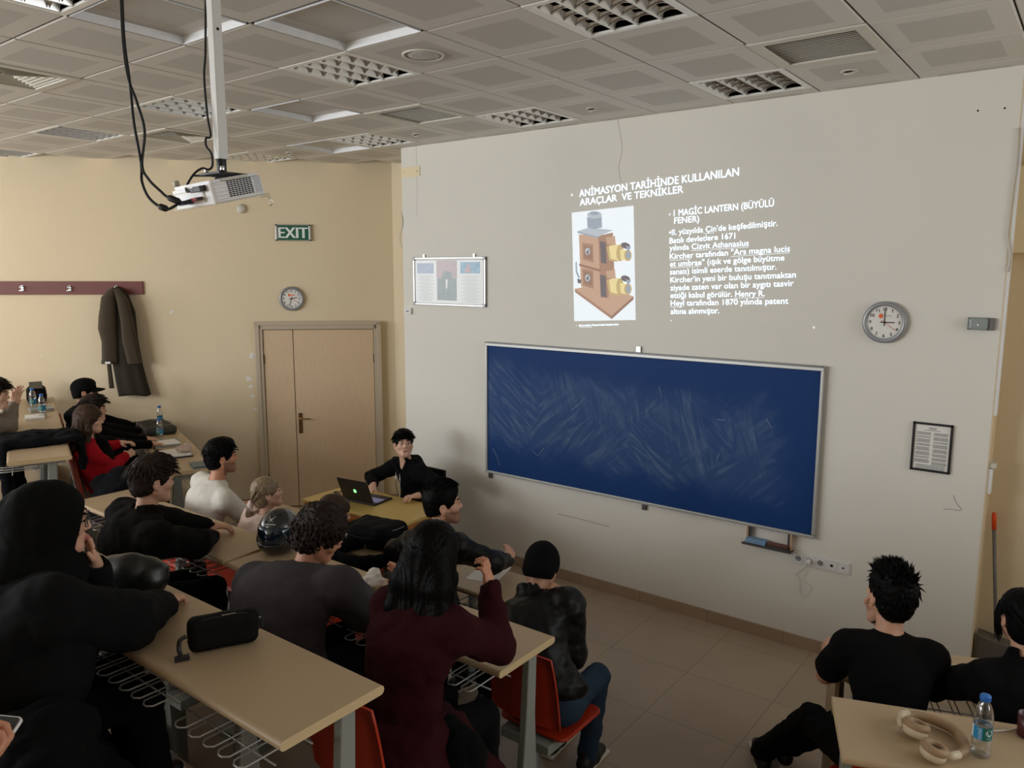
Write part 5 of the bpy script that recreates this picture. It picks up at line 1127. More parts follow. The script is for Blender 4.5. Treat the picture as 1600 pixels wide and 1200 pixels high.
    for Wp, E, hs, sgn, cu in ((WL, EL, LH, 1, curlL), (WR, ER, RH, -1, curlR)):
        fd = nrm(Wp-E); d, n = hs if hs else (fd, -up)
        hand_sdf(g, Wp, np.array(d, float), np.array(n, float), cr*sgn*.9+f*.3+up*.2, cu, sc*(.9 if fem else 1))
    V, F = g.mesh(.015, .0052)
    def mf(C):
        L_ = H.loc(C); o = np.zeros(len(C), int); hd = (np.abs(L_) < .14).all(1)
        lipm = hd & ((L_[:, 0]/.0235)**2+((L_[:, 2]+.0665)/.0105)**2 < 1) & (L_[:, 1] > .078); o[lipm] = 1
        if beard: o[hd & ~lipm & (L_[:, 2] < -.042+.25*(.07-L_[:, 1])) & (L_[:, 2] > -.135) & (L_[:, 1] > -.0) & (L_[:, 1] < .2)] = 2
        return o
    mesh_obj('body', V, F, [skin, lips, 'stubble'], t, base, mf)
    if face:
        for sx in (-1, 1):
            m = MB(); R_ = H.R; c = H.w(sx*.031, .0828, .004)
            m.lathe([(.0118*math.sin(a), -.0118*math.cos(a)) for a in np.linspace(.05, PI-.05, 9)], 'eye_white', seg=16, fn=lambda a, b, z: tuple(c+R_@V3(a, z, b)*H.s), caps=False)
            gz = nrm(V3(.25 if hy < 0 else -.1, 1, .12)); o_ = c+R_@(gz*.0107)*H.s; m.ellps = None
            a1 = R_@nrm(np.cross(gz, (0, 0, 1))); a2 = R_@nrm(np.cross(np.cross(gz, (0, 0, 1)), gz)); m.add([o_+R_@gz*.0016*H.s]+[o_+(a1*math.cos(q*PI/6)+a2*math.sin(q*PI/6))*.0066*H.s for q in range(12)], [(0, 1+q, 1+(q+1) % 12) for q in range(12)], 'iris', True)
            m.v = [tuple(np.array(v)-base) for v in m.v]; m.build('eye', t)
            m = MB(); m.tube([H.w(sx*x, y, z)-base for x, y, z in ((.013, .0975, .0235), (.030, .0935, .030), (.047, .0795, .0255))], [.004, .0048, .002], brows, 6); m.build('eyebrow', t)
            m = MB(); m.tube([H.w(sx*x, y, z)-base for x, y, z in ((.0175, .0945, .0085), (.0245, .0985, .0102), (.031, .0995, .0106), (.038, .0965, .0098), (.046, .088, .0068))], [.0009, .0019, .0021, .0020, .0012], 'hair_black', 5); m.build('eyelashes', t)
    # --- top
    g = SDF(); pf = puff
    g.ell(Pv+sp_*.03, (.165*sc*width+pf, .12*sc+pf, .12*sc), RT, .03); g.ell(WA, (.14*sc*width+pf, .105*sc+pf, .15*sc), RT, .06); g.ell(CH, (.165*sc*width+pf, .112*sc+pf, .18*sc), RT, .06)
    for Sh in (SL, SR): g.cap(NB-sp_*.035, Sh, .052*sc+pf*.7, .058*sc+pf, .05)
    if sleeve == 'long': g.cap(NB-sp_*.02, NB+nrm(H.c-NB)*.035, .062*sc+pf*.3, .060*sc+pf*.2, .03)
    if hood: g.cap(NB-cr*.07+back*.05, NB+back*.10-sp_*.03, .04, .055, .04); g.cap(NB+cr*.07+back*.05, NB+back*.10-sp_*.03, .04, .055, .04); g.cap(NB-cr*.075+back*.03, NB-cr*.04+f*.07-sp_*.03, .033, .022, .03); g.cap(NB+cr*.075+back*.03, NB+cr*.04+f*.07-sp_*.03, .033, .022, .03)
    g.cap(NB+nrm(H.c-NB)*.05-f*.005, H.c, neckr*sc*.82, .10, .008, True); g.cap(NB+f*.07-sp_*.01, H.c+f*.08, .042*sc, .08, .02, True)
    if collar: [g.cap(NB+back*.065*math.cos(q)+cr*.075*math.sin(q)+sp_*.0, NB+back*.06*math.cos(q)+cr*.07*math.sin(q)+sp_*collar, .024, .016, .015) for q in np.linspace(-1.7, 1.7, 9)]
    for Sh, E, Wp in ((SL, EL, WL), (SR, ER, WR)):
        if sleeve == 'long':
            g.cap(Sh, E, .053*sc+pf, .046*sc+pf, .04); e_ = Wp-nrm(Wp-E)*.015; g.cap(E, e_, .046*sc+pf, .031*sc+pf*.55, .025)
        else: g.cap(Sh, Sh+(E-Sh)*.72, .055*sc+pf, .056*sc+pf, .04)
    for Wp, E in ((WL, EL), (WR, ER)):
        if sleeve == 'long': d = nrm(Wp-E); g.cap(Wp+d*.042, Wp+d*.11, .050, .07, .003, True)
    g.disp = (lambda p: .55*fold(p)) if topname == 't_shirt' else fold; V, F = g.mesh(.0105); mesh_obj(topname, V, F, top, t, base)
    # --- trousers and shoes
    g = SDF(); g.ell(Pv-up*.01, (.168*sc*width, .125*sc, .115*sc), RT, .03)
    for i, hp_ in enumerate((hipL, hipR)): g.cap(hp_, kn[i], .092*sc, .07*sc*legw, .04); g.cap(kn[i], an[i]+V3(0, 0, .0), .068*sc*legw, .056*sc*legw, .03); g.cap(an[i]-V3(0, 0, .075), an[i]-V3(0, 0, .25), .08, .12, .003, True)
    g.disp = fold; V, F = g.mesh(.0135); mesh_obj('trousers', V, F, legs, t, base)
    if skirt:
        g = SDF(); q = Pv+f*.12; g.ell(Pv-up*.02, (.24, .20, .16), RT, .05)
        for sx in (-.24, 0, .24): g.cap(Pv+r*sx*.6-f*.05, V3(*(Pv+r*sx*1.3-f*.06)[:2], floor+.10), .13, .12, .08); g.cap(Pv+r*sx*.6+f*.1, V3(*(Pv+r*sx*1.2+f*.36)[:2], floor+.14), .13, .11, .08)
        if skirt == 'coat_tail': g.ell(Pv+f*.13+r*.06+up*.2, (.28, .19, .27), RT, .08)
        g.plane((0, 0, floor+(.01 if skirt == 'coat_tail' else .25)), (0, 0, -1)); g.disp = lambda p: 1.4*fold(p); V, F = g.mesh(.014); mesh_obj(skirt, V, F, top, t, base)
    for i in range(2):
        g = SDF(); a = an[i]; d = footd[i]; zf = a[2]-.085; q = lambda u, v: a+d*u+V3(0, 0, zf+v-a[2])
        g.cap(q(-.05, .048), q(.05, .05), .042, .043, .03); g.cap(q(.05, .046), q(.155, .036), .042, .032, .03); g.cap(q(-.02, .06), q(-.01, .10), .042, .044, .03); g.plane(q(0, .012), (0, 0, -1)); V, F = g.mesh(.008); sh = mesh_obj('shoe', V, F, shoes, t, base)
        g = SDF(); g.box(q(.052, .011), (.148, .043, .011), .010, np.array((d, np.cross(up, d), up)).T); V, F = g.mesh(.008); mesh_obj('sole', V, F, 'shoe_sole', sh, base)
    return dict(t=t, H=H, base=base, NB=NB, f=f, r=r, sp=sp_, back=back, cr=cr, EL=EL, ER=ER, WL=WL, WR=WR, SL=SL, SR=SR, CH=CH, sc=sc)

# ------------------------------------------------------------------ hair and headwear
def hair(P, kind, m_, seed=1, name='hair', k=1.0, locks=True):
    H, t, base = P['H'], P['t'], P['base']; rr = random.Random(seed); mb = MB()
    W = lambda p: H.w(*p)-base
    def lk(pts, r, tip=.25, seg=5):
        n = len(pts); mb.tube([W(p) for p in pts], [H.s*r*(1-(1-tip)*(i/(n-1))**1.5) for i in range(n)], m_, seg)
    def scalp(th, ph, s=1.0):   # th: 0 = front, ph elevation
        return V3(.085*math.sin(th)*math.cos(ph)*s, -.014+.104*math.cos(th)*math.cos(ph)*s, .034+.095*math.sin(ph)*s)
    g = SDF(); base_r = (.0855, .106, .097)
    nap = {'short': -.072, 'fade': -.045, 'spiky': -.085, 'curly': -.08}.get(kind, -.09)
    face_cut = lambda: (g.ell((0, .118, -.040), (.088, .078, .092), None, .012, True), [g.ell((sx*.092, .012, -.022), (.026, .022, .045), None, .006, True) for sx in (-1, 1)])
    if kind in ('short', 'fade', 'spiky', 'curly'):
        v = {'short': .008, 'fade': 0, 'spiky': .010, 'curly': .022}[kind]
        g.ell((0, -.014, .036+v*.4), np.array(base_r)+v*V3(.6, .5, 1)); g.ell((0, -.048, -.028), (.072+v*.4, .062+v*.4, .075), None, .03)
        if kind == 'fade': g.ell((0, .012, .085), (.068, .085, .048), None, .03)
        if kind in ('short', 'spiky'): g.ell((0, .03, .10), (.066, .066, .040), None, .03)
        face_cut(); g.plane((0, -.05, nap), (0, .25, -1)); amp = {'curly': .007, 'fade': .0012}.get(kind, .003)
        g.disp = lambda p: amp*snoise(p, 170)+amp*.8*np.sin(80*np.arctan2(p[..., 0], p[..., 1]+.014)+3*snoise(p, 25))*.6
        V, F = g.mesh(.0055)
        if kind == 'short':
            for _ in range(420):
                th = rr.uniform(-PI, PI); ph = rr.uniform(.15, 1.45); p = scalp(th, ph, 1.03); fl = V3(.35*math.sin(th)+rr.gauss(0, .25), .9, .1+rr.gauss(0, .15)) if abs(th) < 1.7 else V3(.3*math.sin(th)+rr.gauss(0, .2), -.2+rr.gauss(0, .2), -.9)
                L_ = rr.uniform(.04, .075)*k; q = [p]; nn = nrm(p-V3(0, -.014, .03)); d = nrm(fl+nn*.55)
                for i in range(4): q.append(q[-1]+d*L_/4); d = nrm(d+V3(0, .05, -.28)+nn*-.03)
                lk(q, .0048)
        if kind == 'fade':
            for _ in range(300):
                th = rr.uniform(-1.1, 1.1) if rr.random() < .75 else rr.uniform(-PI, PI); ph = rr.uniform(.65, 1.5); p = scalp(th, ph, 1.04); nn = nrm(p-V3(0, -.014, .03)); q = [p]; d = nrm(nn+V3(rr.gauss(0, .25), .45, .1))
                for i in range(3): q.append(q[-1]+d*.013); d = nrm(d+V3(0, .25, -.15))
                lk(q, .0045)
        if kind == 'spiky':
            for _ in range(560):
                th = rr.uniform(-PI, PI); ph = rr.uniform(-.45 if abs(th) > 1.7 else .3, 1.5); p = scalp(th, ph, 1.02); nn = nrm(p-V3(0, -.014, .02)); up_ = max(0, math.sin(ph))
                d = nrm(nn*(.22+.75*up_)+V3(rr.gauss(0, .22), (.6 if abs(th) < 2.2 else -.1)+rr.gauss(0, .2), .25 if ph > .6 else -1.0)); L_ = rr.uniform(.03, .055)*(1 if ph > .5 else .75); q = [p]
                for i in range(3): q.append(q[-1]+d*L_/3); d = nrm(d+V3(rr.gauss(0, .15), .08, -.1))
                lk(q, .0056, .08)
        if kind == 'curly':
            for _ in range(230):
                th = rr.uniform(-PI, PI); ph = rr.uniform(-.6 if abs(th) > 1.5 else .35, 1.45); p = scalp(th, ph, 1.08); nn = nrm(p-V3(0, -.014, .02)); a = nrm(np.cross(nn, (rr.random(), rr.random(), rr.random()))); b = np.cross(nn, a); R0 = rr.uniform(.009, .017); q = []
                for i in range(12): u = i/11*5.2; q.append(p+nn*(.004+.010*math.sin(u*.6))+a*R0*math.cos(u)+b*R0*math.sin(u)-V3(0, 0, .006*u))
                lk(q, .0052, .5, 5)
    elif kind in ('long', 'longwavy', 'pony', 'longcurly', 'tied'):
        v = {'long': .022, 'longcurly': .014, 'longwavy': .014}.get(kind, .004)
        g.ell((0, -.014, .036), np.array(base_r)+v); g.ell((0, -.05, -.035), (.076+v, .066+v, .08), None, .03); g.ell((0, .118, -.045), (.074, .072, .095), None, .012, True)
        if kind in ('pony', 'tied'): [g.ell((sx*.092, .02, -.03), (.026, .032, .045), None, .006, True) for sx in (-1, 1)]; g.plane((0, -.05, -.085), (0, .4, -1))
        amp = .0022
        g.disp = lambda p: amp*np.sin(95*np.arctan2(p[..., 0], p[..., 1]+.03)+2*snoise(p, 20))+.0015*snoise(p, 50)
        if kind in ('long', 'longwavy', 'longcurly'):
            wd = {'long': 1.25, 'longwavy': 1.0, 'longcurly': .8}[kind]; bot = {'long': -.50, 'longwavy': -.30, 'longcurly': -.25}[kind]
            Zr = P['R_hang']
            hd = lambda p: V3(*p)
            for x in (-.06, -.02, .02, .06): g.chain([hd((x, -.06, .0)), hd((x*1.2*wd, -.095, -.10)), hd((x*1.5*wd, -.115, -.22)), hd((x*1.4*wd, -.12, bot*.78))], [.055, .05, .045, .03], .03)
            for sx in (-1, 1): g.chain([V3(sx*.07, -.0, .02), V3(sx*.083, .0, -.09), V3(sx*.085*wd, -.02, -.2), V3(sx*.075*wd, -.05, bot*.8)], [.03, .03, .03, .018], .03)
        V, F = g.mesh(.0065)
        if kind == 'pony' or kind == 'tied':
            tie = V3(0, -.128, -.055)
            for _ in range(120):
                th = rr.uniform(-2.2, 2.2); ph = rr.uniform(.0, 1.4); p = scalp(th, ph, 1.035)
                if p[1] > .07 and p[2] < .07: continue
                q = [p+(tie-p)*u+nrm(p-V3(0, -.014, .03))*.035*math.sin(PI*u)**.8*min(1, np.linalg.norm(tie-p)/.12) for u in np.linspace(0, 1, 7)]; lk(q, .0045, .7)
            if kind == 'pony':
                for _ in range(60):
                    a = rr.uniform(0, 2*PI); R0 = rr.uniform(0, .022); o = V3(R0*math.cos(a), R0*math.sin(a)*.8, 0); w_ = rr.uniform(.8, 1.5)
                    lk([tie+o*.4, tie+V3(0, -.03, -.02)+o, tie+V3(-.005, -.042, -.07)+o*w_*1.2, tie+V3(-.02+rr.gauss(0, .008), -.035, -.13)+o*w_*1.3, tie+V3(-.04+rr.gauss(0, .012), -.02, -.17-rr.uniform(0, .035))+o*1.2], .0075, .2)
        else:
            n = {'long': 170, 'longwavy': 150, 'longcurly': 150}[kind]
            for _ in range(n):
                th = rr.uniform(.75, PI)*rr.choice((-1, 1)); ph = rr.uniform(.2, 1.4); p = scalp(th, ph, 1.12 if kind != 'long' else 1.2); x = p[0]*1.25; y = min(p[1], .0)-.02
                L_ = rr.uniform(.6, 1.08); ws = 0 if kind == 'long' else (.010 if kind == 'longwavy' else .02); f0 = rr.uniform(0, 6); wf = 40 if kind != 'longcurly' else 75
                bt = bot*L_; q = [p]; 
                e = V3(math.copysign(max(.02, min(.105, abs(x)*1.05+rr.uniform(-.02, .03))), x)*wd, -.145 if abs(th) > 1.9 else -.06-rr.uniform(0, .05), bt)
                mid = V3(math.copysign(max(abs(x), .05)*1.05, x)*.98, -.125 if abs(th) > 1.9 else -.03, -.03)
                for u in np.linspace(.12, 1, 11):
                    b_ = (1-u)**2*p+2*u*(1-u)*mid+u*u*e; q.append(b_+V3(ws*math.sin(wf*b_[2]+f0), ws*math.cos(wf*b_[2]+f0), 0)*min(1, u*2))
                lk(q, .0075, .3)
    o = mesh_obj(name, H.W(V), F, m_, t, base)
    if mb.v and locks:
        s_ = mb.build('hair_locks', o)
    return o
def hat(P, kind):
    H, t, base = P['H'], P['t'], P['base']; g = SDF()
    if kind == 'beanie':
        g.ell((0, -.014, .034), (.094, .114, .112), None); g.ell((0, -.05, -.03), (.082, .075, .06), None, .03); g.ell((0, .13, -.045), (.10, .085, .085), None, .012, True); g.plane((0, -.02, -.055), (0, .3, -1))
        g.disp = lambda p: .0016*np.sin(70*np.arctan2(p[..., 0], p[..., 1]+.014)); V, F = g.mesh(.005); mesh_obj('beanie', H.W(V), F, 'knit_black', t, base)
    if kind == 'cap':
        g.ell((0, -.012, .045), (.092, .112, .092), None); g.plane((0, 0, .022), (0, 0, -1)); V, F = g.mesh(.006); c = mesh_obj('cap', H.W(V), F, 'cloth_black', t, base)
        m = MB(); n = 16; V = []
        for q in (0, 1):
            for i in range(n+1):
                a = -1.15+2.3*i/n
                for k in range(5): u = k/4; V.append(H.w(.088*math.sin(a)*(1+.05*u), .085*math.cos(a)*1.1+.085*u*math.cos(a*.9), .035-.018*u-.02*math.sin(a)**2+q*.006)-base)
        w_ = (n+1)*5; F = [((q*w_+i*5+k), (q*w_+(i+1)*5+k), (q*w_+(i+1)*5+k+1), (q*w_+i*5+k+1)) for q in (0, 1) for i in range(n) for k in range(4)]
        m.add(V, F, 'cloth_black', True); m.build('cap_brim', c)
    if kind == 'hijab':
        B = P; loc = lambda p: H.loc(np.array(p))
        g = SDF(); W = H.w; R = H.R
        g.ell(W(0, -.03, .028), (.112, .138, .128), R); g.ell(W(0, -.09, -.01), (.10, .09, .11), R, .05); g.cap(W(0, -.02, -.06), B['NB']-B['sp']*.02, .10, .13, .06)
        for s_ in ('SL', 'SR'): g.cap(B['NB'], B[s_]*.75+B['NB']*.25-B['sp']*.03, .10, .085, .07)
        g.ell(B['CH']+B['sp']*.08+B['back']*.05, (.17, .10, .14), None, .08); g.cap(B['NB']+B['f']*.06, B['CH']+B['f']*.11, .08, .06, .06)
        g.ell(W(0, .125, -.028), np.array((.068, .075, .098)), R, .012, True)
        g.disp = lambda p: .8*fold(p); V, F = g.mesh(.009); mesh_obj('headscarf', V, F, 'scarf_black', t, base)

U3 = V3(0, 0, 1)
def mk(mb, name, P): mb.v = [tuple(np.array(v)-P['base']) for v in mb.v]; return mb.build(name, P['t'])
def ring(P, c, ax, R, r, m_, name):
    ax = nrm(ax); a = nrm(np.cross(ax, (0.3, .2, 1))); b = np.cross(ax, a); m = MB(); m.tube([c+(a*math.cos(q*PI/8)+b*math.sin(q*PI/8))*R for q in range(17)], r, m_, 6); return mk(m, name, P)
def earring(P, sx, z=-.04, r=.008): H = P['H']; return ring(P, H.w(sx*.084, -.004, z), H.R@V3(1, 0, 0), r, .0016, 'gold', 'earring')

# presenter
P = person('presenter in a black zip hoodie seated behind the laptop, looking up at the slide', (-5.02, 5.08), 0, 172, (-5.03, 4.93, 1.165), hy=62, hp=14, sc=.97, skin='skin_pale', top='cloth_black', topname='hoodie', hood=True, puff=.022,
           RW=(-5.20, 4.70, .80), RE=(-1, .2, -.25), LW=(-4.63, 4.72, .80), LE=(1, .3, -.2), RH=((.1, -.6, -.45), (0, -.4, -1)), LH=((-.4, -1, 0), (0, 0, -1)), hunch=.05)
hair(P, 'short', 'hair_black', 3, k=.75)
for s_ in (-1, 1): mk(MB().tube([P['NB']+P['f']*.12+P['cr']*s_*.03-P['sp']*.08, P['NB']+P['f']*.152+P['cr']*s_*.035-P['sp']*.2, P['NB']+P['f']*.155+P['cr']*s_*.04-P['sp']*.33], .0035, 'zip_metal', 6), 'zip', P)
# front row, centre block
P = person('bearded man in a white t-shirt in the front row beside the left aisle', (-5.46, 3.10), 0, -8, (-5.36, 3.28, 1.315), hy=-14, hp=2, sc=1.06, skin='skin_warm', beard=True, top='cloth_white', topname='t_shirt', sleeve='short', puff=.018, width=1.2, LW=(-5.6, 3.62, .80), RW=(-5.3, 3.64, .80), legs='denim_black')
hair(P, 'short', 'hair_black', 5, k=.55)
P = person('woman with an ash-blonde ponytail and pale pink top in the front row', (-4.78, 3.07), 0, -8, (-4.63, 3.18, 1.18), hy=-22, hp=10, sc=.93, fem=True, skin='skin_pale', top='cloth_pink', topname='top', LW=(-4.85, 3.6, .80), RW=(-4.55, 3.6, .80), brows='hair_ash', legs='denim_blue')
h = hair(P, 'pony', 'hair_ash', 6); H = P['H']; g = SDF(); g.ell((0, -.140, -.05), (.034, .022, .030)); g.ell((.012, -.146, -.085), (.02, .014, .03), None, .02); g.disp = lambda p: .004*snoise(p, 90); V, F = g.mesh(.004); mesh_obj('scrunchie', H.W(V), F, 'scrunchie', P['t'], P['base'])
P = person('woman with long brown curls bending forward in front of the charcoal t-shirt', (-4.13, 3.06), 0, -15, (-3.92, 3.2, 1.16), hy=-22, hp=-6, sc=.93, fem=True, skin='skin_light', top='cloth_black', topname='sweater', LW=(-4.1, 3.62, .80), RW=(-3.72, 3.55, .80), brows='hair_brown')
P['R_hang'] = 0; hair(P, 'longcurly', 'hair_brown', 8)
P = person('man with a faded haircut and ring earring in shiny black leather sleeves', (-3.12, 3.10), 0, -10, (-3.19, 3.46, 1.30), hy=-32, hp=5, sc=1.03, skin='skin_light', beard=True, top='leather_jacket', topname='leather_jacket', puff=.026, width=1.1, collar=.05, LW=(-3.70, 3.72, .81), LE=(-.6, -.3, -.2), LH=((-1, .25, 0), (0, 0, -1)), RW=(-2.97, 3.85, .86), RE=(1.0, -.1, -.5), RH=((-.35, .6, .3), (-.5, -.3, -.8)), hunch=.03, legs='denim_black')
hair(P, 'fade', 'hair_black', 9); earring(P, 1)
P = person('man in a black knit beanie slumped forward at the aisle end of the front row', (-2.1, 3.05), 0, 4, (-2.36, 3.36, 1.11), hy=12, hp=-38, sc=1.0, skin='skin_mid', top='leather_jacket', topname='jacket', puff=.036, width=1.16, collar=.085, LW=(-2.55, 3.6, .81), RW=(-2.22, 3.5, .81), hunch=.09, legs='denim_blue', RE=(.35, -.5, -1), feet=[(-2.3, 3.42, .085), (-2.06, 3.40, .085)])
hat(P, 'beanie')
# second row, centre block
P = person('young man with floppy dark hair in a black sweatshirt, arms folded on the desk', (-4.32, 2.02), F2, -4, (-4.25, 2.16, 1.56), hy=-4, hp=-6, sc=1.03, skin='skin_light', top='cloth_black_warm', LW=(-4.44, 2.66, 1.105), LE=(-1, -.1, -.3), RW=(-4.27, 2.52, 1.115), RE=(1, .3, -.4), RH=((-1, .35, 0), (0, 0, -1)), LH=((.6, .6, -.05), (0, 0, -1)), hunch=.05, width=1.15, puff=.038)
hair(P, 'short', 'hair_dark_brown', 11)
P = person('broad man in a charcoal t-shirt hunched over the second-row desk, curly hair', (-2.92, 2.02), F2, -2, (-2.96, 2.32, 1.465), hy=-26, hp=-24, ht=14, sc=1.06, skin='skin_warm', top='cloth_charcoal', topname='t_shirt', sleeve='short', puff=.04, width=1.62, LW=(-3.3, 2.58, 1.105), LE=(-1, -.2, -.3), RW=(-2.78, 2.66, 1.115), RE=(.5, -.4, -.9), RH=((-.5, .5, .5), (-.5, -.3, .3)), hunch=.085, legs='denim_black')
hair(P, 'curly', 'hair_dark_brown', 12)
P = person('woman with long straight black hair in a burgundy sweater, hand at her face', (-2.12, 2.01), F2, 2, (-2.12, 2.24, 1.585), hy=8, hp=-4, sc=.98, fem=True, skin='skin_warm', top='cloth_burgundy', topname='sweater', puff=.03, width=1.12, skirt='sweater_hem', RW=(-1.985, 2.44, 1.42), RE=(.35, .45, -1), RH=((-.1, -.15, 1), (-1, -.3, 0)), LW=(-2.3, 2.6, 1.105), curlR=.9, hunch=.05)
P['R_hang'] = 0; hair(P, 'long', 'hair_black', 13)
g = SDF(); g.ell(P['NB']+P['cr']*.02+P['back']*.075-P['sp']*.045, (.065, .03, .03), None); g.disp = lambda p: .004*snoise(p, 40); V, F = g.mesh(.006); mesh_obj('collar', V, F, 'collar_plaid', P['t'], P['base'])
# third row, centre block
P = person('person in a black headscarf and glasses, black denim jacket, leaning on the foreground desk', (-2.98, .88), F3, -10, (-2.97, 1.14, 1.845), hy=-16, hp=-4, sc=1.08, fem=True, skin='skin_light', top='denim_black', topname='denim_jacket', puff=.058, width=1.42, skirt='coat_tail', RW=(-2.93, 1.50, 1.405), RE=(1.2, .1, -.5), RH=((-.5, .85, -.05), (0, 0, -1)), LW=(-2.968, 1.262, 1.64), LE=(-.5, -.2, -1), LH=((.0, -.18, 1), (0, -1, -.1)), curlL=.3, hunch=.07)
hat(P, 'hijab'); H = P['H']; m = MB()
for sx in (-1, 1): m.tube([H.w(sx*.033+.024*math.cos(q*PI/9), .106-.010*abs(math.cos(q*PI/9)*.5+.5*(1 if sx*math.cos(q*PI/9) > 0 else 0)), .002+.021*math.sin(q*PI/9)) for q in range(19)], .0018, 'black_plastic', 6); m.tube([H.w(sx*.056, .095, .008), H.w(sx*.078, .02, .008)], .0018, 'black_plastic', 6)
m.tube([H.w(-.009, .104, .006), H.w(.009, .104, .006)], .0018, 'black_plastic', 6); mk(m, 'glasses', P)
P = person('person in a navy short-sleeved top cut off by the left edge of the picture', (-4.48, 1.0), F3, -5, (-4.62, 1.26, 1.82), hy=10, sc=1.0, skin='skin_light', top='cloth_navy', topname='t_shirt', sleeve='short', puff=.022, width=1.1, RW=(-4.12, 1.52, 1.40), RE=(.8, -.2, -.6), LW=(-4.6, 1.5, 1.40))
hair(P, 'short', 'hair_black', 15)
# fourth row: only a hand with a phone reaches into the picture
P = person('person beside the camera, only a hand holding a phone is in the picture', (-2.10, -.10), F4, -25, (-2.04, .12, 2.10), sc=1.0, skin='skin_warm', top='cloth_black', RW=(-1.80, .53, 1.66), RE=(.6, -.6, -.5), RH=((-.15, .7, .25), (-.6, .1, .8)), LW=(-2.1, .34, 1.68), curlR=.9)
hair(P, 'short', 'hair_black', 16)
p = P['WR']+V3(-.045, .07, .03); t = thing('smartphone', 'dark smartphone with a pale rim held by a hand at the bottom left corner', 'phone', tuple(p), .5); Rp = rotx(.5)
MB().prism(rrect(-.036, -.075, .036, .075, .01), -.004, .004, 'white_plastic', lambda x, y, z: tuple(Rp@V3(x, y, z))).build('case', t, bevel=.001); MB().prism(rrect(-.033, -.072, .033, .072, .009), .0041, .0046, 'black_plastic', lambda x, y, z: tuple(Rp@V3(x, y, z))).build('screen', t)
# left block
P = person('woman in a red cardigan with long brown hair, looking towards the slide', tuple(on_left(-7.45, .55)[:2]), F2, -22, (-6.78, 2.94, 1.49), hy=-14, hp=0, sc=.95, fem=True, skin='skin_pale', lips='lips_red', top='cloth_red', topname='cardigan', puff=.024, RW=(-6.86, 3.26, 1.10), RE=(.6, -.5, -.8), LW=(-7.02, 3.30, 1.19), LE=(-.8, -.2, -.5), RH=((-.3, .8, .2), (-.6, 0, -.5)), LH=((.8, .6, .1), (0, 0, -1)), brows='hair_dark_brown')
P['R_hang'] = 0; hair(P, 'longwavy', 'hair_brown', 21); earring(P, 1, -.046, .006)
g = SDF(); q0 = P['NB']+P['f']*.10-P['sp']*.05; g.ell(P['CH']+P['f']*.10-P['sp']*.02, (.10, .09, .20), None); g.disp = lambda p: .005*snoise(p, 16); V, F = g.mesh(.011); mesh_obj('blouse', V, F, 'cloth_black', P['t'], P['base'])
P = person('dark-haired person half hidden behind the woman in the red cardigan', tuple(on_left(-8.1, .53)[:2]), F2, -20, (-7.40, 3.25, 1.47), hy=-10, sc=.95, skin='skin_light', top='cloth_black', LW=tuple(on_left(-8.2, 1.02, ZD2+.03)), RW=tuple(on_left(-7.95, 1.02, ZD2+.03)))
hair(P, 'short', 'hair_dark_brown', 22)
P = person('man in a black baseball cap seated nearest the beige wall', tuple(on_left(-8.8, .53)[:2]), F2, -20, (-8.03, 3.46, 1.545), hy=-6, sc=1.0, skin='skin_mid', top='cloth_black', topname='hoodie', hood=True, LW=tuple(on_left(-8.9, 1.02, ZD2+.03)), RW=tuple(on_left(-8.65, 1.02, ZD2+.03)))
hair(P, 'fade', 'hair_black', 23, locks=False); hat(P, 'cap')
P = person('person in a grey hoodie at the left edge, hands joined above the desk', tuple(on_left(-7.85, -.55)[:2]), F3, -22, (-7.36, 2.44, 1.71), hy=-14, sc=.98, skin='skin_pale', top='cloth_grey', topname='hoodie', hood=True, puff=.03, RW=(-7.53, 2.64, 1.585), LW=(-7.70, 2.71, 1.585), RE=(.5, .3, -1), LE=(-.6, .2, -1), RH=((-.25, .35, .9), (-.7, 0, .2)), LH=((.2, .3, .9), (.7, 0, -.2)), curlL=.35, curlR=.35, hunch=.06)
hair(P, 'short', 'hair_dark_brown', 24)
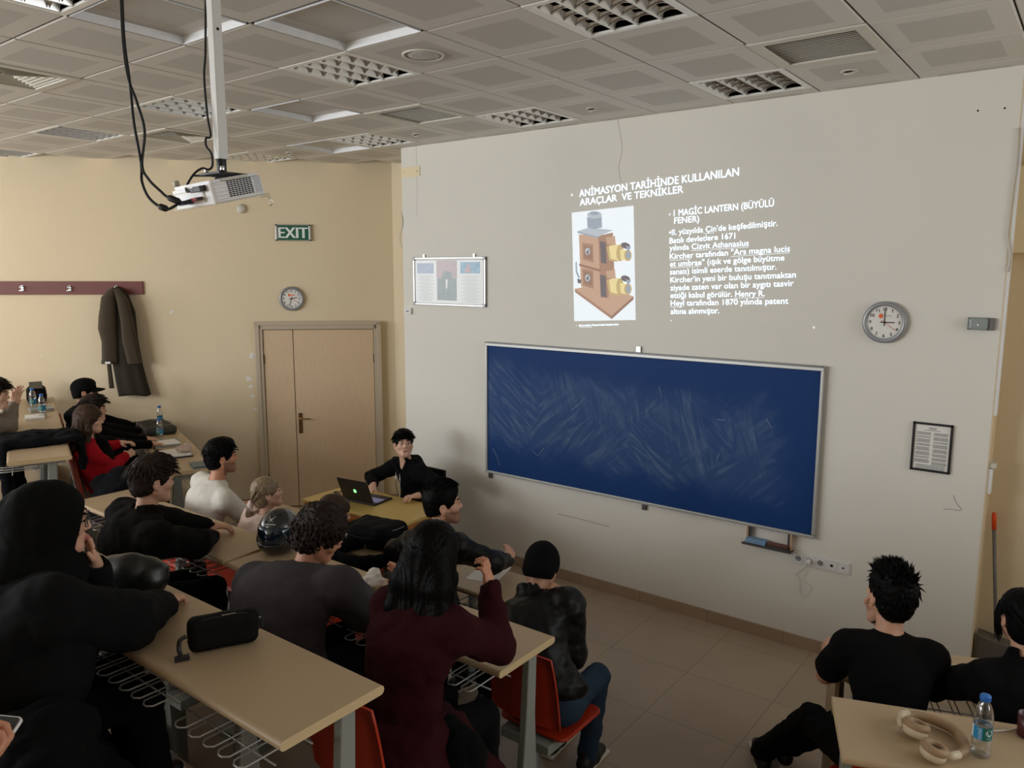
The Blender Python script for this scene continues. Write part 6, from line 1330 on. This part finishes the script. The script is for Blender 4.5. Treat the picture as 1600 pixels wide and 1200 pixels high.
# right block
P = person('man with spiky black hair in a black t-shirt, chin on his hand, legs stretched out', (-.59, 3.54), 0, 18, (-.665, 3.76, 1.275), hy=26, hp=8, sc=1.03, skin='skin_light', top='cloth_black', topname='t_shirt', sleeve='short', puff=.018, width=.9, legw=1.12, LW=(-.985, 4.02, .815), LE=(-.35, -.2, -1), LH=((.1, 1, -.05), (0, 0, -1)), RW=(-.755, 3.90, 1.10), RE=(.4, .5, -1), RH=((.25, .1, .9), (.2, -1, 0)), hunch=.05, feet=[(-1.30, 4.02, .085), (-1.22, 4.14, .085)], knees=[(-1.0, 3.86, .47), (-.84, 3.95, .48)], legs='cloth_black')
hair(P, 'spiky', 'hair_black', 31); earring(P, -1, -.045, .007); earring(P, -1, -.02, .006)
ring(P, P['WR']-nrm(P['WR']-P['ER'])*.02, P['WR']-P['ER'], .033, .007, 'black_rubber', 'watch_strap'); ring(P, P['WL'], P['WL']-P['EL'], .030, .0022, 'chrome', 'bracelet')
for o in P['t'].children:
    if o.name.startswith('shoe'):
        b = [np.array(v.co) for v in o.data.vertices]; c = np.mean(b, 0); mx_ = max(q[2] for q in b); m = MB()
        for k in range(3): m.box(c+V3(0, 0, .02)+V3(.012*(k-1), .01*(k-1), 0), (.006, .07, .05), 'shoe_sole', rotz(.9))
        m.build('shoe_stripes', o)
P = person('woman with tied black hair in a black turtleneck at the right edge', (.02, 3.68), 0, 18, (-.16, 3.84, 1.275), hy=14, hp=-4, sc=.98, fem=True, skin='skin_light', top='cloth_black', topname='turtleneck', puff=.026, width=1.1, neckr=.058, LW=(-.40, 4.08, .81), LE=(-.8, -.5, -.2), RW=(.05, 4.2, .81), hunch=.05)
hair(P, 'tied', 'hair_black', 33)
m = MB(); H = P['H']
for k in range(5): m.tube([H.w(-.07, .05-.008*k, .06), H.w(-.092, .045-.01*k, .0), H.w(-.095+.003*k, .03-.008*k, -.07), H.w(-.075, .03-.006*k, -.13+.01*k)], [.004, .004, .0035, .0015], 'hair_black', 5)
mk(m, 'hair_strands', P)
